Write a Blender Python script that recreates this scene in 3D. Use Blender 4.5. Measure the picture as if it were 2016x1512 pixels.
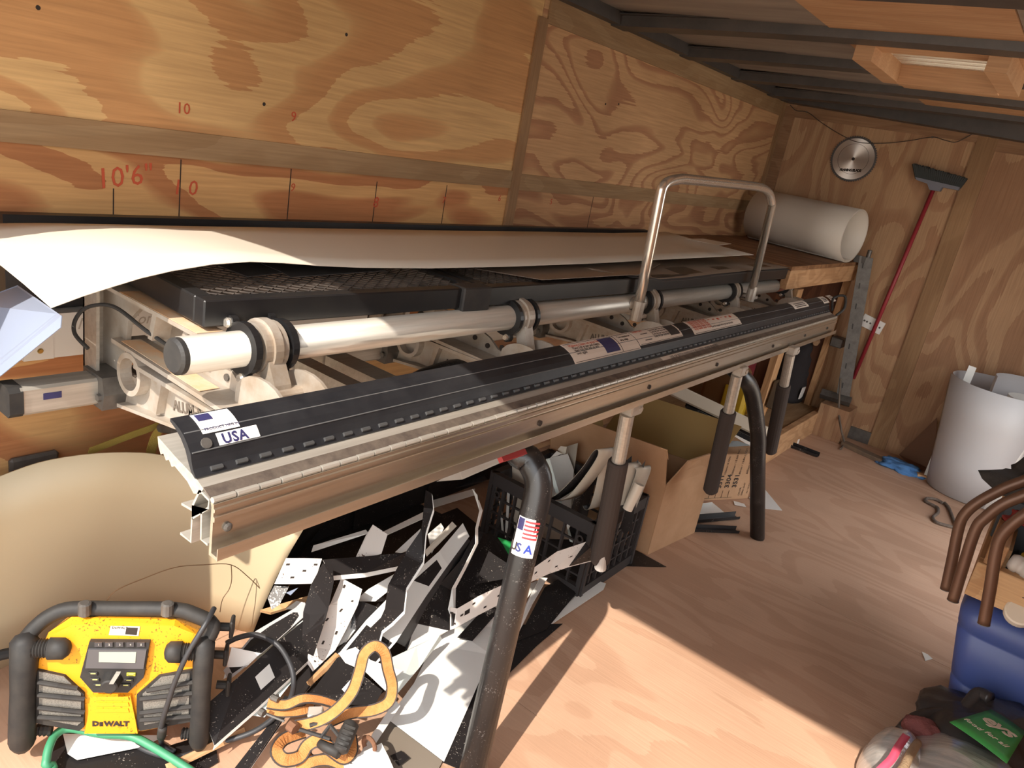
import bpy, bmesh, math, random
from mathutils import Vector, Matrix, noise
random.seed(7)
for o in list(bpy.data.objects): bpy.data.objects.remove(o)
SC = bpy.context.scene
COL = SC.collection
V = Vector

# ---------------------------------------------------------------- camera
W, H = 2016, 1512
YAW, PIT, ROL, FOC = 0.6068, -0.32074, 0.18724, 1472.84
CAM = V((1.70576, -4.01137, 1.37141))
def cam_axes():
    cy, sy, cp, sp = math.cos(YAW), math.sin(YAW), math.cos(PIT), math.sin(PIT)
    f = V((-sy*cp, cy*cp, sp)); r = V((cy, sy, 0)); u = r.cross(f)
    cr, sr = math.cos(ROL), math.sin(ROL)
    return cr*r+sr*u, -sr*r+cr*u, f
CR, CU, CF = cam_axes()
cd = bpy.data.cameras.new('camera'); cam = bpy.data.objects.new('camera', cd); COL.objects.link(cam)
cd.sensor_width = 36; cd.lens = FOC/W*36; cd.clip_start = .02
cam.matrix_world = Matrix(((CR.x, CU.x, -CF.x, CAM.x), (CR.y, CU.y, -CF.y, CAM.y), (CR.z, CU.z, -CF.z, CAM.z), (0, 0, 0, 1)))
SC.camera = cam

# ---------------------------------------------------------------- light and exposure
SUN_DIR = V((-.15, 1, -1)).normalized()
sd = bpy.data.lights.new('sun', 'SUN'); sd.energy = 7.4; sd.angle = .0093; sd.color = (1, .91, .80)
so = bpy.data.objects.new('sun', sd); COL.objects.link(so)
so.rotation_euler = SUN_DIR.to_track_quat('-Z', 'Y').to_euler(); so.location = (1.5, -8, 5)
wd = bpy.data.worlds.new('sky'); SC.world = wd; wd.use_nodes = True
wn = wd.node_tree.nodes; wl = wd.node_tree.links
bg = wn['Background']; tc = wn.new('ShaderNodeTexCoord'); sx = wn.new('ShaderNodeSeparateXYZ'); rp = wn.new('ShaderNodeValToRGB')
wl.new(tc.outputs['Generated'], sx.inputs[0]); wl.new(sx.outputs['Z'], rp.inputs[0]); wl.new(rp.outputs[0], bg.inputs[0])
rp.color_ramp.elements[0].color = (1, .97, .93, 1); rp.color_ramp.elements[1].color = (.78, .87, 1, 1)
bg.inputs[1].default_value = 4.3
SC.view_settings.view_transform = 'Standard'; SC.view_settings.look = 'None'
SC.view_settings.exposure = 0.0; SC.view_settings.gamma = 1; SC.view_settings.use_curve_mapping = False

# ---------------------------------------------------------------- helpers
def ray(u, v): return CR*((u-W/2)/FOC) - CU*((v-H/2)/FOC) + CF
def P(u, v, x=None, y=None, z=None):          # the point seen at (u,v) that lies on a known plane of the trailer
    d = ray(u, v)
    t = (x-CAM.x)/d.x if x is not None else (y-CAM.y)/d.y if y is not None else (z-CAM.z)/d.z
    return CAM + d*t
def s2l(c): return tuple(((x/255)/12.92 if x/255 <= .04045 else ((x/255+.055)/1.055)**2.4) for x in c)
MATS = {}
def mat(name, rgb, rough=.6, metal=0., var=.0, vscale=8., rgb2=None, bump=0., bscale=60., spec=.5, stretch=(1, 1, 1), alpha=1., trans=0.):
    if name in MATS: return MATS[name]
    m = bpy.data.materials.new(name); m.use_nodes = True; n = m.node_tree.nodes; l = m.node_tree.links
    b = n['Principled BSDF']; c = s2l(rgb)
    b.inputs['Base Color'].default_value = (*c, 1); b.inputs['Roughness'].default_value = rough; b.inputs['Metallic'].default_value = metal
    b.inputs['Specular IOR Level'].default_value = spec
    if alpha < 1: b.inputs['Alpha'].default_value = alpha
    if trans: b.inputs['Transmission Weight'].default_value = trans
    if var or rgb2 or bump:
        t = n.new('ShaderNodeTexCoord'); mp = n.new('ShaderNodeMapping'); mp.inputs['Scale'].default_value = stretch
        l.new(t.outputs['Object'], mp.inputs[0])
    if var or rgb2:
        z = n.new('ShaderNodeTexNoise'); z.inputs['Scale'].default_value = vscale; z.inputs['Detail'].default_value = 6; z.inputs['Roughness'].default_value = .65
        l.new(mp.outputs[0], z.inputs['Vector'])
        r = n.new('ShaderNodeValToRGB'); r.color_ramp.elements[0].position = .35; r.color_ramp.elements[1].position = .68
        c2 = s2l(rgb2) if rgb2 else tuple(max(0, x*(1-var)) for x in c)
        r.color_ramp.elements[0].color = (*c2, 1); r.color_ramp.elements[1].color = (*c, 1)
        l.new(z.outputs['Fac'], r.inputs[0]); l.new(r.outputs[0], b.inputs['Base Color'])
    if bump:
        z2 = n.new('ShaderNodeTexNoise'); z2.inputs['Scale'].default_value = bscale; z2.inputs['Detail'].default_value = 4
        l.new(mp.outputs[0], z2.inputs['Vector']); bp = n.new('ShaderNodeBump'); bp.inputs['Strength'].default_value = bump; bp.inputs['Distance'].default_value = .004
        l.new(z2.outputs['Fac'], bp.inputs['Height']); l.new(bp.outputs[0], b.inputs['Normal'])
    MATS[name] = m; return m
def speckle(name, rgb, dots, thr=.62, scale=180., rough=.45, spec=.5, metal=0):      # paint with splashes of another colour
    if name in MATS: return MATS[name]
    m = mat(name, rgb, rough, metal, spec=spec); n = m.node_tree.nodes; l = m.node_tree.links; b = n['Principled BSDF']
    t = n.new('ShaderNodeTexCoord'); z = n.new('ShaderNodeTexNoise'); z.inputs['Scale'].default_value = scale; z.inputs['Detail'].default_value = 2
    z3 = n.new('ShaderNodeTexNoise'); z3.inputs['Scale'].default_value = scale/14; mu = n.new('ShaderNodeMath'); mu.operation = 'MULTIPLY_ADD'
    l.new(t.outputs['Object'], z.inputs['Vector']); l.new(t.outputs['Object'], z3.inputs['Vector'])
    l.new(z3.outputs['Fac'], mu.inputs[0]); mu.inputs[1].default_value = .5; l.new(z.outputs['Fac'], mu.inputs[2])
    r = n.new('ShaderNodeValToRGB'); r.color_ramp.elements[0].position = thr+.25; r.color_ramp.elements[1].position = thr+.29
    r.color_ramp.elements[0].color = (*s2l(rgb), 1); r.color_ramp.elements[1].color = (*s2l(dots), 1)
    l.new(mu.outputs[0], r.inputs[0]); l.new(r.outputs[0], b.inputs['Base Color']); return m
def plywood(name, light, dark, grain=(0, 1, 0), bands=5.5, scale=1.3, seed=0., line=.42, rough=.7, mix=1.0, stain=None, fib=.75):
    # rotary-cut veneer: contour bands of a stretched noise field give the flame and eye figures, plus fine fibre streaks
    m = bpy.data.materials.new(name); m.use_nodes = True; n = m.node_tree.nodes; l = m.node_tree.links; b = n['Principled BSDF']
    b.inputs['Roughness'].default_value = rough; b.inputs['Specular IOR Level'].default_value = .3
    t = n.new('ShaderNodeTexCoord')
    def mapped(sc, loc):
        mp = n.new('ShaderNodeMapping'); mp.inputs['Scale'].default_value = sc; mp.inputs['Location'].default_value = loc
        l.new(t.outputs['Object'], mp.inputs[0]); return mp
    along = tuple(.36 if g else 1. for g in grain); fine = tuple(2.5 if g else 70. for g in grain)
    m1 = mapped(along, (seed*3.1, seed*1.7, seed*2.3)); z = n.new('ShaderNodeTexNoise'); z.inputs['Scale'].default_value = scale*2
    z.inputs['Detail'].default_value = 2.2; z.inputs['Roughness'].default_value = .42; z.inputs['Distortion'].default_value = .5
    l.new(m1.outputs[0], z.inputs['Vector'])
    m2 = mapped(fine, (seed, 0, 0)); zf = n.new('ShaderNodeTexNoise'); zf.inputs['Scale'].default_value = 2.; zf.inputs['Detail'].default_value = 4
    l.new(m2.outputs[0], zf.inputs['Vector'])
    a = n.new('ShaderNodeMath'); a.operation = 'MULTIPLY_ADD'; l.new(zf.outputs['Fac'], a.inputs[0]); a.inputs[1].default_value = .02; l.new(z.outputs['Fac'], a.inputs[2])
    k = n.new('ShaderNodeMath'); k.operation = 'MULTIPLY'; l.new(a.outputs[0], k.inputs[0]); k.inputs[1].default_value = bands*2
    f = n.new('ShaderNodeMath'); f.operation = 'FRACT'; l.new(k.outputs[0], f.inputs[0])
    r = n.new('ShaderNodeValToRGB'); e = r.color_ramp.elements
    L, D = s2l(light), s2l(dark); Mx = tuple(L[i]*.5+D[i]*.5 for i in range(3)); D = tuple(L[i]*(1-mix)+D[i]*mix for i in range(3))
    e[0].position = 0; e[0].color = (*L, 1); e[1].position = 1; e[1].color = (*D, 1)
    x = e.new(line); x.color = (*L, 1); x = e.new(line+.07); x.color = (*Mx, 1); x = e.new(line+.2); x.color = (*D, 1); x = e.new(.97); x.color = (*D, 1)
    l.new(f.outputs[0], r.inputs[0])
    r2 = n.new('ShaderNodeValToRGB'); r2.color_ramp.elements[0].position = .3; r2.color_ramp.elements[1].position = .75
    r2.color_ramp.elements[0].color = (.72, .68, .64, 1); r2.color_ramp.elements[1].color = (1.05, 1.03, 1, 1); l.new(zf.outputs['Fac'], r2.inputs[0])
    mx = n.new('ShaderNodeMix'); mx.data_type = 'RGBA'; mx.blend_type = 'MULTIPLY'; mx.inputs[0].default_value = fib
    l.new(r.outputs[0], mx.inputs[6]); l.new(r2.outputs[0], mx.inputs[7])
    out = mx.outputs[2]
    m3 = mapped((1, 1, 1), (seed*5, 2, 1)); zs = n.new('ShaderNodeTexNoise'); zs.inputs['Scale'].default_value = 1.6; zs.inputs['Detail'].default_value = 5
    l.new(m3.outputs[0], zs.inputs['Vector']); r3 = n.new('ShaderNodeValToRGB'); r3.color_ramp.elements[0].position = .32; r3.color_ramp.elements[1].position = .7
    st = stain or (.8, .77, .74)
    r3.color_ramp.elements[0].color = (*st, 1); r3.color_ramp.elements[1].color = (1.04, 1.03, 1.02, 1); l.new(zs.outputs['Fac'], r3.inputs[0])
    mx2 = n.new('ShaderNodeMix'); mx2.data_type = 'RGBA'; mx2.blend_type = 'MULTIPLY'; mx2.inputs[0].default_value = 1
    l.new(out, mx2.inputs[6]); l.new(r3.outputs[0], mx2.inputs[7]); l.new(mx2.outputs[2], b.inputs['Base Color'])
    bp = n.new('ShaderNodeBump'); bp.inputs['Strength'].default_value = .25; bp.inputs['Distance'].default_value = .002
    l.new(zf.outputs['Fac'], bp.inputs['Height']); l.new(bp.outputs[0], b.inputs['Normal'])
    MATS[name] = m; return m

def empty(name, loc, label=None, cat=None, group=None, kind=None):
    o = bpy.data.objects.new(name, None); o.empty_display_size = .05; COL.objects.link(o); o.location = loc
    return tag(o, label, cat, group, kind)
def tag(o, label=None, cat=None, group=None, kind=None):
    if label: o['label'] = label
    if cat: o['category'] = cat
    if group: o['group'] = group
    if kind: o['kind'] = kind
    return o
def root_of(o):
    while o.parent: o = o.parent
    return o
def obj(name, verts, faces, m, parent=None, smooth=False, fm=None, label=None, cat=None, group=None, kind=None, base=None):
    verts = [V(v) for v in verts]
    if parent is not None: org = V(root_of(parent).location)
    elif base is not None: org = V(base)
    else:
        lo = [min(v[i] for v in verts) for i in range(3)]; hi = [max(v[i] for v in verts) for i in range(3)]
        org = V(((lo[0]+hi[0])/2, (lo[1]+hi[1])/2, lo[2]))
    me = bpy.data.meshes.new(name); me.from_pydata([v-org for v in verts], [], [list(f) for f in faces])
    ms = m if isinstance(m, (list, tuple)) else [m]
    for x in ms: me.materials.append(x)
    if fm: me.polygons.foreach_set('material_index', fm)
    if smooth: me.polygons.foreach_set('use_smooth', [True]*len(me.polygons))
    me.update()
    o = bpy.data.objects.new(name, me); COL.objects.link(o)
    if parent is not None: o.parent = parent
    else: o.location = org
    return tag(o, label, cat, group, kind)
class MB:                                        # collects pieces that make up one mesh
    def __init__(s): s.v = []; s.f = []; s.m = []
    def add(s, vs, fs, mi=0):
        n = len(s.v); s.v += [V(v) for v in vs]; s.f += [[n+i for i in f] for f in fs]; s.m += [mi]*len(fs); return s
    def build(s, name, m, parent=None, smooth=False, **k): return obj(name, s.v, s.f, m, parent, smooth, s.m if isinstance(m, (list, tuple)) else None, **k)
    def box(s, a, b, mi=0):
        (x0, y0, z0), (x1, y1, z1) = a, b
        return s.add([(x0,y0,z0),(x1,y0,z0),(x1,y1,z0),(x0,y1,z0),(x0,y0,z1),(x1,y0,z1),(x1,y1,z1),(x0,y1,z1)],
                     [(0,3,2,1),(4,5,6,7),(0,1,5,4),(1,2,6,5),(2,3,7,6),(3,0,4,7)], mi)
    def obox(s, c, ax, ay, az, mi=0, ch=0.):   # oriented box: centre and three half-axis vectors, ch = chamfer (metres)
        c, ax, ay, az = V(c), V(ax), V(ay), V(az)
        if not ch:
            vs = [c+i*ax+j*ay+k*az for k in (-1, 1) for (i, j) in ((-1,-1),(1,-1),(1,1),(-1,1))]
            return s.add(vs, [(0,3,2,1),(4,5,6,7),(0,1,5,4),(1,2,6,5),(2,3,7,6),(3,0,4,7)], mi)
        lx, ly, lz = 1-ch/ax.length, 1-ch/ay.length, 1-ch/az.length
        vs = []; 
        ring = [(-lx,-1),(lx,-1),(1,-ly),(1,ly),(lx,1),(-lx,1),(-1,ly),(-1,-ly)]
        ins = [(-lx,-ly),(lx,-ly),(lx,-ly),(lx,ly),(lx,ly),(-lx,ly),(-lx,ly),(-lx,-ly)]
        for k, R in ((-1, ins), (-lz, ring), (lz, ring), (1, ins)):
            vs += [c+i*ax+j*ay+k*az for i, j in R]
        fs = [tuple(range(7, -1, -1)), tuple(range(24, 32))]
        for q in range(3):
            for i in range(8): fs.append((q*8+i, q*8+(i+1) % 8, (q+1)*8+(i+1) % 8, (q+1)*8+i))
        return s.add(vs, fs, mi)
    def tube(s, pts, r, seg=10, caps=True, closed=False, mi=0, sq=None):
        pts = [V(p) for p in pts]; n = len(pts); rs = r if isinstance(r, (list, tuple)) else [r]*n
        tan = []
        for i in range(n):
            a = pts[(i-1) % n] if (closed or i) else pts[i]; b = pts[(i+1) % n] if (closed or i < n-1) else pts[i]
            tan.append((b-a).normalized() if (b-a).length > 1e-9 else V((0, 0, 1)))
        up = V((0, 0, 1)) if abs(tan[0].z) < .9 else V((1, 0, 0))
        nx = tan[0].cross(up).normalized(); vs = []
        for i in range(n):
            nx = (nx - tan[i]*nx.dot(tan[i])).normalized(); ny = tan[i].cross(nx)
            for k in range(seg):
                a = 2*math.pi*k/seg; c_, s_ = math.cos(a), math.sin(a)
                vs.append(pts[i]+rs[i]*(c_*nx+s_*ny))
        fs = []
        for i in range(n if closed else n-1):
            for k in range(seg):
                j = (i+1) % n; fs.append((i*seg+k, i*seg+(k+1) % seg, j*seg+(k+1) % seg, j*seg+k))
        if caps and not closed: fs.append(tuple(range(seg-1, -1, -1))); fs.append(tuple(range((n-1)*seg, n*seg)))
        return s.add(vs, fs, mi)
    def ring(s, c, axis, r0, r1, th, seg=24, mi=0):       # annulus with thickness
        c, ax = V(c), V(axis).normalized(); u = ax.orthogonal().normalized(); w = ax.cross(u); vs = []
        for k in range(seg):
            a = 2*math.pi*k/seg; d = math.cos(a)*u+math.sin(a)*w
            vs += [c+d*r0-ax*th/2, c+d*r1-ax*th/2, c+d*r1+ax*th/2, c+d*r0+ax*th/2]
        fs = []
        for k in range(seg):
            i, j = k*4, ((k+1) % seg)*4
            for q in range(4): fs.append((i+q, i+(q+1) % 4, j+(q+1) % 4, j+q))
        return s.add(vs, fs, mi)
    def lathe(s, c, axis, prof, seg=24, mi=0, caps=True):  # prof: (distance along axis, radius)
        c, ax = V(c), V(axis).normalized(); u = ax.orthogonal().normalized(); w = ax.cross(u); vs = []
        for h, r in prof:
            for k in range(seg):
                a = 2*math.pi*k/seg; vs.append(c+ax*h+r*(math.cos(a)*u+math.sin(a)*w))
        fs = []
        for i in range(len(prof)-1):
            for k in range(seg): fs.append((i*seg+k, i*seg+(k+1) % seg, (i+1)*seg+(k+1) % seg, (i+1)*seg+k))
        if caps: fs.append(tuple(range(seg-1, -1, -1))); fs.append(tuple(range((len(prof)-1)*seg, len(prof)*seg)))
        return s.add(vs, fs, mi)
    def prism(s, poly, th, mi=0):                          # flat polygon of 3-d points given thickness along its normal
        p = [V(x) for x in poly]; n = len(p); nn = V((0, 0, 0))
        for i in range(n): nn += p[i].cross(p[(i+1) % n])
        nn.normalize(); vs = [x+nn*th/2 for x in p]+[x-nn*th/2 for x in p]
        return s.add(vs, [tuple(range(n)), tuple(range(2*n-1, n-1, -1))]+[(i, n+i, n+(i+1) % n, (i+1) % n) for i in range(n)], mi)
    def extrude(s, poly, vec, mi=0, closed=True):          # polygon of 3-d points swept by a vector
        p = [V(x) for x in poly]; n = len(p); vec = V(vec); vs = p+[x+vec for x in p]
        fs = [(i, (i+1) % n, n+(i+1) % n, n+i) for i in range(n if closed else n-1)]
        if closed: fs += [tuple(range(n-1, -1, -1)), tuple(range(n, 2*n))]
        return s.add(vs, fs, mi)
    def loft(s, rows, th=.0012, mf=0, mbk=None):           # sheet metal: rows of points, given thickness; two sides may differ
        mbk = mf if mbk is None else mbk
        R = [[V(p) for p in r] for r in rows]; n, m = len(R), len(R[0]); N = []
        for i in range(n):
            for j in range(m):
                du = R[min(i+1, n-1)][j]-R[max(i-1, 0)][j]; dv = R[i][min(j+1, m-1)]-R[i][max(j-1, 0)][j] if False else R[i][min(j+1, m-1)]-R[i][max(j-1, 0)]
                c = du.cross(dv); N.append(c.normalized() if c.length > 1e-12 else V((0, 0, 1)))
        flat = [p for r in R for p in r]; k = n*m
        vs = [flat[i]+N[i]*th/2 for i in range(k)]+[flat[i]-N[i]*th/2 for i in range(k)]
        A = []; B = []; E = []
        for i in range(n-1):
            for j in range(m-1):
                q = (i*m+j, (i+1)*m+j, (i+1)*m+j+1, i*m+j+1); A.append(q); B.append(tuple(k+x for x in q[::-1]))
        bd = [i*m for i in range(n)]+[(n-1)*m+j for j in range(1, m)]+[i*m+m-1 for i in range(n-2, -1, -1)]+[j for j in range(m-2, 0, -1)]
        for a in range(len(bd)): x, y = bd[a], bd[(a+1) % len(bd)]; E.append((x, k+x, k+y, y))
        s.add(vs, A, mf); b0 = len(s.v)-2*k
        s.f += [[b0+x for x in q] for q in B]; s.m += [mbk]*len(B); s.f += [[b0+x for x in q] for q in E]; s.m += [mf]*len(E); return s
def smooth_path(pts, n=6, closed=False):                   # Catmull-Rom through the points
    p = [V(x) for x in pts]; out = []; m = len(p)
    for i in range(m if closed else m-1):
        if closed: a, b, c, d = p[(i-1) % m], p[i], p[(i+1) % m], p[(i+2) % m]
        else: a, b, c, d = p[max(i-1, 0)], p[i], p[i+1], p[min(i+2, m-1)]
        for k in range(n):
            t = k/n; out.append(.5*((2*b)+(c-a)*t+(2*a-5*b+4*c-d)*t*t+(3*b-a-3*c+d)*t**3))
    if not closed: out.append(p[-1])
    return out
def ribbon(path, width_dir, w):                            # rows for loft: a band of width w along a path
    return [[p+V(width_dir(i) if callable(width_dir) else width_dir)*(-w/2), p+V(width_dir(i) if callable(width_dir) else width_dir)*(w/2)] for i, p in enumerate(path)]
def text(name, body, size, at, xd, yd, m, parent, depth=.0006, align='LEFT', shear=0., label=None, spacing=1., bold=0.):
    c = bpy.data.curves.new(name, 'FONT'); c.body = body; c.size = size; c.extrude = depth; c.align_x = align; c.shear = shear; c.space_character = spacing; c.resolution_u = 2
    c.offset = bold
    t = bpy.data.objects.new(name+'_tmp', c); COL.objects.link(t); dg = bpy.context.evaluated_depsgraph_get()
    me = bpy.data.meshes.new_from_object(t.evaluated_get(dg)); bpy.data.objects.remove(t)
    xd, yd = V(xd).normalized(), V(yd); yd = (yd-xd*yd.dot(xd)).normalized(); nz = xd.cross(yd); org = V(root_of(parent).location)
    M = Matrix(((xd.x, yd.x, nz.x, at[0]-org.x), (xd.y, yd.y, nz.y, at[1]-org.y), (xd.z, yd.z, nz.z, at[2]-org.z), (0, 0, 0, 1)))
    me.transform(M); me.materials.clear(); me.materials.append(m)
    o = bpy.data.objects.new(name, me); COL.objects.link(o); o.parent = parent
    return tag(o, label)
def grow(o, rows): pass
# ---------------------------------------------------------------- materials
ALU = mat('cast_aluminium', (182, 174, 164), .45, .35, rgb2=(158, 142, 124), vscale=14)
ALUX = mat('extruded_aluminium', (192, 186, 175), .38, .5, rgb2=(172, 165, 154), vscale=5, stretch=(20, .6, 20))
LEAF = mat('bending_leaf_metal', (200, 188, 170), .27, .85, rgb2=(182, 168, 150), vscale=5, stretch=(20, .6, 20))
CHROME = mat('chrome', (226, 218, 206), .24, .8)
STEEL = mat('galvanised_steel', (104, 100, 95), .45, .4, rgb2=(84, 80, 76), vscale=22)
DUST = mat('dusty_aluminium', (214, 160, 112), .8, 0., rgb2=(196, 176, 150), vscale=24)
BLK = mat('black_paint', (26, 26, 28), .36, 0., rgb2=(34, 33, 33), vscale=18, spec=.35)
BLKJ = mat('black_jaw_paint', (22, 23, 27), .45, 0., rgb2=(42, 42, 44), vscale=9, spec=.3)
BLKR = mat('black_rubber', (38, 37, 37), .62, 0., rgb2=(52, 49, 46), vscale=26, spec=.35)
FOAM = mat('foam_grip', (66, 58, 54), .9, spec=.15)
BLKS = speckle('scratched_black_pipe', (30, 29, 30), (92, 88, 86), .665, 320, .33, .6)
WHT = mat('white_coil_paint', (226, 224, 218), .38, 0., var=.05, vscale=6, spec=.45)
WHTD = speckle('dirty_white_paint', (216, 208, 200), (88, 62, 48), .695, 170, .5)
TANB = mat('coil_back_coat', (152, 146, 134), .42)
BEIGE = mat('beige_coil_paint', (198, 180, 148), .45, spec=.4)
SHT = mat('almond_sheet_paint', (212, 203, 188), .38, spec=.45)
BRN = mat('brown_back_coat', (116, 100, 86), .35, spec=.5)
DGR = mat('charcoal_sheet', (62, 60, 60), .35, spec=.5)
BLKC = speckle('black_coil_paint', (34, 31, 31), (140, 132, 124), .70, 260, .45, .35)
PALE = mat('pale_trim_paint', (206, 216, 212), .35, spec=.5)
BLUE_T = mat('pale_blue_trim', (138, 148, 168), .35, .1, spec=.5)
CARD = mat('cardboard', (182, 146, 114), .85, rgb2=(170, 134, 102), vscale=9, spec=.1)
CARDI = mat('cardboard_inside', (150, 124, 80), .9, spec=.1)
INK = mat('black_ink', (46, 36, 30), .8)
REDINK = mat('red_marker', (184, 80, 50), .8)
LABEL = mat('label_paper', (206, 192, 178), .6)
LABELW = mat('white_label', (236, 230, 222), .55)
NAVY = mat('navy_ink', (44, 42, 84), .6)
RED = mat('red_plastic', (150, 34, 34), .45)
PINE = plywood('pine_lumber', (216, 178, 134), (196, 152, 108), (1, 0, 0), 4, 3, 4.2, .5, mix=.6)
PINEY = plywood('pine_lumber_long', (200, 160, 120), (176, 134, 96), (0, 1, 0), 4, 3, 9.2, .5, mix=.6)
PINEZ = plywood('pine_stud', (200, 160, 118), (176, 134, 94), (0, 0, 1), 4, 3, 2.2, .5, mix=.6)
BAT = plywood('batten_plywood', (168, 140, 106), (156, 126, 92), (0, 1, 0), 3, 2, 1.1, mix=.7)
BATZ = plywood('batten_plywood_upright', (164, 132, 98), (150, 118, 86), (0, 0, 1), 3, 2, 3.1, mix=.7)
BATX = plywood('batten_plywood_cross', (160, 126, 96), (146, 112, 84), (1, 0, 0), 3, 2, 6.1, mix=.7)
PLY = [plywood('wall_plywood_a', (220, 182, 128), (196, 142, 94), (0, 1, 0), 4.6, 1.15, 11.3, .45, mix=.75),
       plywood('wall_plywood_b', (212, 168, 114), (180, 122, 80), (0, 1, 0), 4.2, 1.5, 4.7, .42, mix=.95),
       plywood('wall_plywood_c', (204, 164, 122), (172, 124, 92), (0, 1, 0), 8, 1.15, 7.9, .66, mix=.85),
       plywood('wall_plywood_d', (194, 152, 112), (166, 120, 88), (0, 1, 0), 5, 1.6, 2.6, .42, mix=.95)]
PLYF = [plywood('front_plywood_a', (186, 152, 118), (164, 124, 94), (0, 0, 1), 5.5, 1.5, 5.9, .5, mix=.75),
        plywood('front_plywood_b', (178, 144, 112), (154, 116, 88), (0, 0, 1), 4.6, 1.3, 8.4, .45, mix=.75)]
FLR = plywood('floor_plywood', (200, 164, 138), (184, 146, 120), (1, .0, 0), 4, 1.6, 3.3, .5, rough=.62, mix=.55, fib=.3, stain=(.74, .72, .70))
ROOFG = mat('roof_sheet_grey', (158, 146, 134), .5, 0, rgb2=(124, 114, 106), vscale=3, stretch=(.4, 3, 1))
ROOFW = plywood('roof_plywood', (212, 172, 134), (202, 160, 122), (1, 0, 0), 3, 1.3, 1.9, mix=.6)
BOW = mat('black_steel_bow', (66, 63, 62), .45, 0., rgb2=(80, 75, 72), vscale=9, spec=.4)

# ---------------------------------------------------------------- the trailer: floor, walls, roof
XR, YF, YB, ZC = 2.2, .72, -3.9, 1.82
def struct(name, mb, m, **k): return mb.build(name, m, kind='structure', **k)
fl = struct('floor', MB().box((-.04, YB, -.06), (XR+.04, YF+.04, -.012)), BOW, base=(0, 0, 0))
for i, (y0, y1) in enumerate(((YB, -2.62), (-2.617, -1.398), (-1.395, -.178), (-.175, YF))):
    MB().box((0, y0, -.012), (XR, y1, 0)).build('plywood_sheet', FLR, fl)
wl_ = struct('wall_left', MB().box((-.06, YB, -.06), (-.012, YF+.04, ZC+.12)), BOW, base=(0, 0, 0))
pn = []
for y0, y1, z0, z1, m in ((YB, -1.785, 1.205, ZC, PLY[0]), (YB, -1.785, 0, 1.203, PLY[1]), (-1.783, YF, 1.205, ZC, PLY[2]), (-1.783, YF, 0, 1.203, PLY[3])):
    pn.append(MB().box((-.012, y0, z0), (0, y1, z1)).build('plywood_panel', m, wl_))
wf = struct('wall_front', MB().box((-.04, YF+.012, -.06), (XR+.04, YF+.06, ZC+.12)), BOW, base=(0, YF, 0))
for x0, x1, m in ((0, 1.1, PLYF[0]), (1.102, XR, PLYF[1])):
    MB().box((x0, YF, 0), (x1, YF+.012, ZC+.02)).build('plywood_panel', m, wf)
wr = MB(); DY0, DY1, DZ = -1.15, -.05, 1.72              # side door opening in the right wall
wr.box((XR, YB, -.06), (XR+.04, DY0, ZC+.12)); wr.box((XR, DY1, -.06), (XR+.04, YF+.04, ZC+.12)); wr.box((XR, DY0, DZ), (XR+.04, DY1, ZC+.12))
struct('wall_right', wr, plywood('right_plywood', (196, 146, 92), (164, 110, 66), (0, 1, 0), 4, 1.3, 6.6))
wb = MB(); wb.box((-.06, -3.86, -.06), (.33, -3.83, 1.95)); wb.box((2.12, -3.86, -.06), (XR+.04, -3.83, 1.95)); wb.box((-.06, -3.86, 1.82), (XR+.04, -3.83, 1.95))
struct('wall_back', wb, BOW)
struct('ground', MB().box((-14, -26, -.6), (16, 16, -.5)), mat('pale_gravel', (186, 172, 152), .9, rgb2=(160, 146, 128), vscale=3))

def trim(n, a, b, m): return struct('trim_%d' % n, MB().box(a, b), m)
t1 = trim(1, (0, YB, 1.178), (.007, -1.806, 1.238), BAT)
t1b = trim(2, (0, -1.755, 1.174), (.007, YF-.05, 1.232), BAT)
t2 = trim(3, (0, -1.806, .1), (.009, -1.755, 1.75), BATZ)
trim(4, (0, -1.755, 1.738), (.006, YF-.05, ZC), BAT)
trim(5, (0, YF-.06, .0), (.012, YF-.012, ZC), BATZ)
trim(6, (.012, YF-.012, 0), (.075, YF, ZC), BATX)
trim(7, (.075, YF-.008, 1.745), (1.05, YF, ZC), BATX)
trim(8, (1.05, YF-.012, 0), (1.145, YF, ZC), BATZ)
trim(9, (1.145, YF-.008, 1.715), (XR, YF, ZC), BATX)
trim(10, (.0, YB, ZC-.002), (.05, YF, ZC+.05), BOW)           # steel top rail on the left wall
struct('trim_11', MB().box((.62, YF-.012, .0), (1.05, YF-.002, .075)), STEEL)   # kick strip

# pencilled foot marks and red figures on the plywood
for ft, v0, v1 in ((10.5, 371, 430), (10, 314, 437), (9, 332, 444), (8, 357, 453), (7, 364, 446), (4, 386, 453)):
    y = -ft*.3048; zs = sorted((P({10.5: 223, 10: 355, 9: 570, 8: 738, 7: 877, 4: 1161}[ft], v, x=0).z) for v in (v0, v1))
    MB().box((.0, y-.0012, zs[0]), (.0008, y+.0012, zs[1])).build('pencil_mark', INK, pn[1] if ft > 5.9 else pn[3])
for s_, u, v, sz in (("10'6\"", 190, 372, .062), ('1 0', 338, 382, .05), ('9', 571, 376, .03), ('8', 733, 408, .045), ('7', 870, 400, .03), ('6', 980, 396, .03), ('5', 1082, 402, .03)):
    p = P(u, v, x=.001); text('figure', s_, sz, p, (0, 1, .16 if u < 260 else 0), (0, 0, 1), REDINK, pn[1] if u < 1000 else pn[3], .0003, shear=.1)
for s_, u, v in (('10', 346, 222), ('9', 572, 238)):
    p = P(u, v, x=.001); text('figure', s_, .035, p, (0, 1, 0), (0, 0, 1), REDINK, pn[0], .0003)
for u, v in ((682, 68), (75, 15), (1038, 168), (1192, 205), (520, 205), (1218, 205)):
    p = P(u, v, x=0); MB().lathe(p, (1, 0, 0), [(-.001, .005), (.0012, .004)], 10).build('nail_head', INK, pn[0] if u < 1050 else pn[2])

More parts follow.
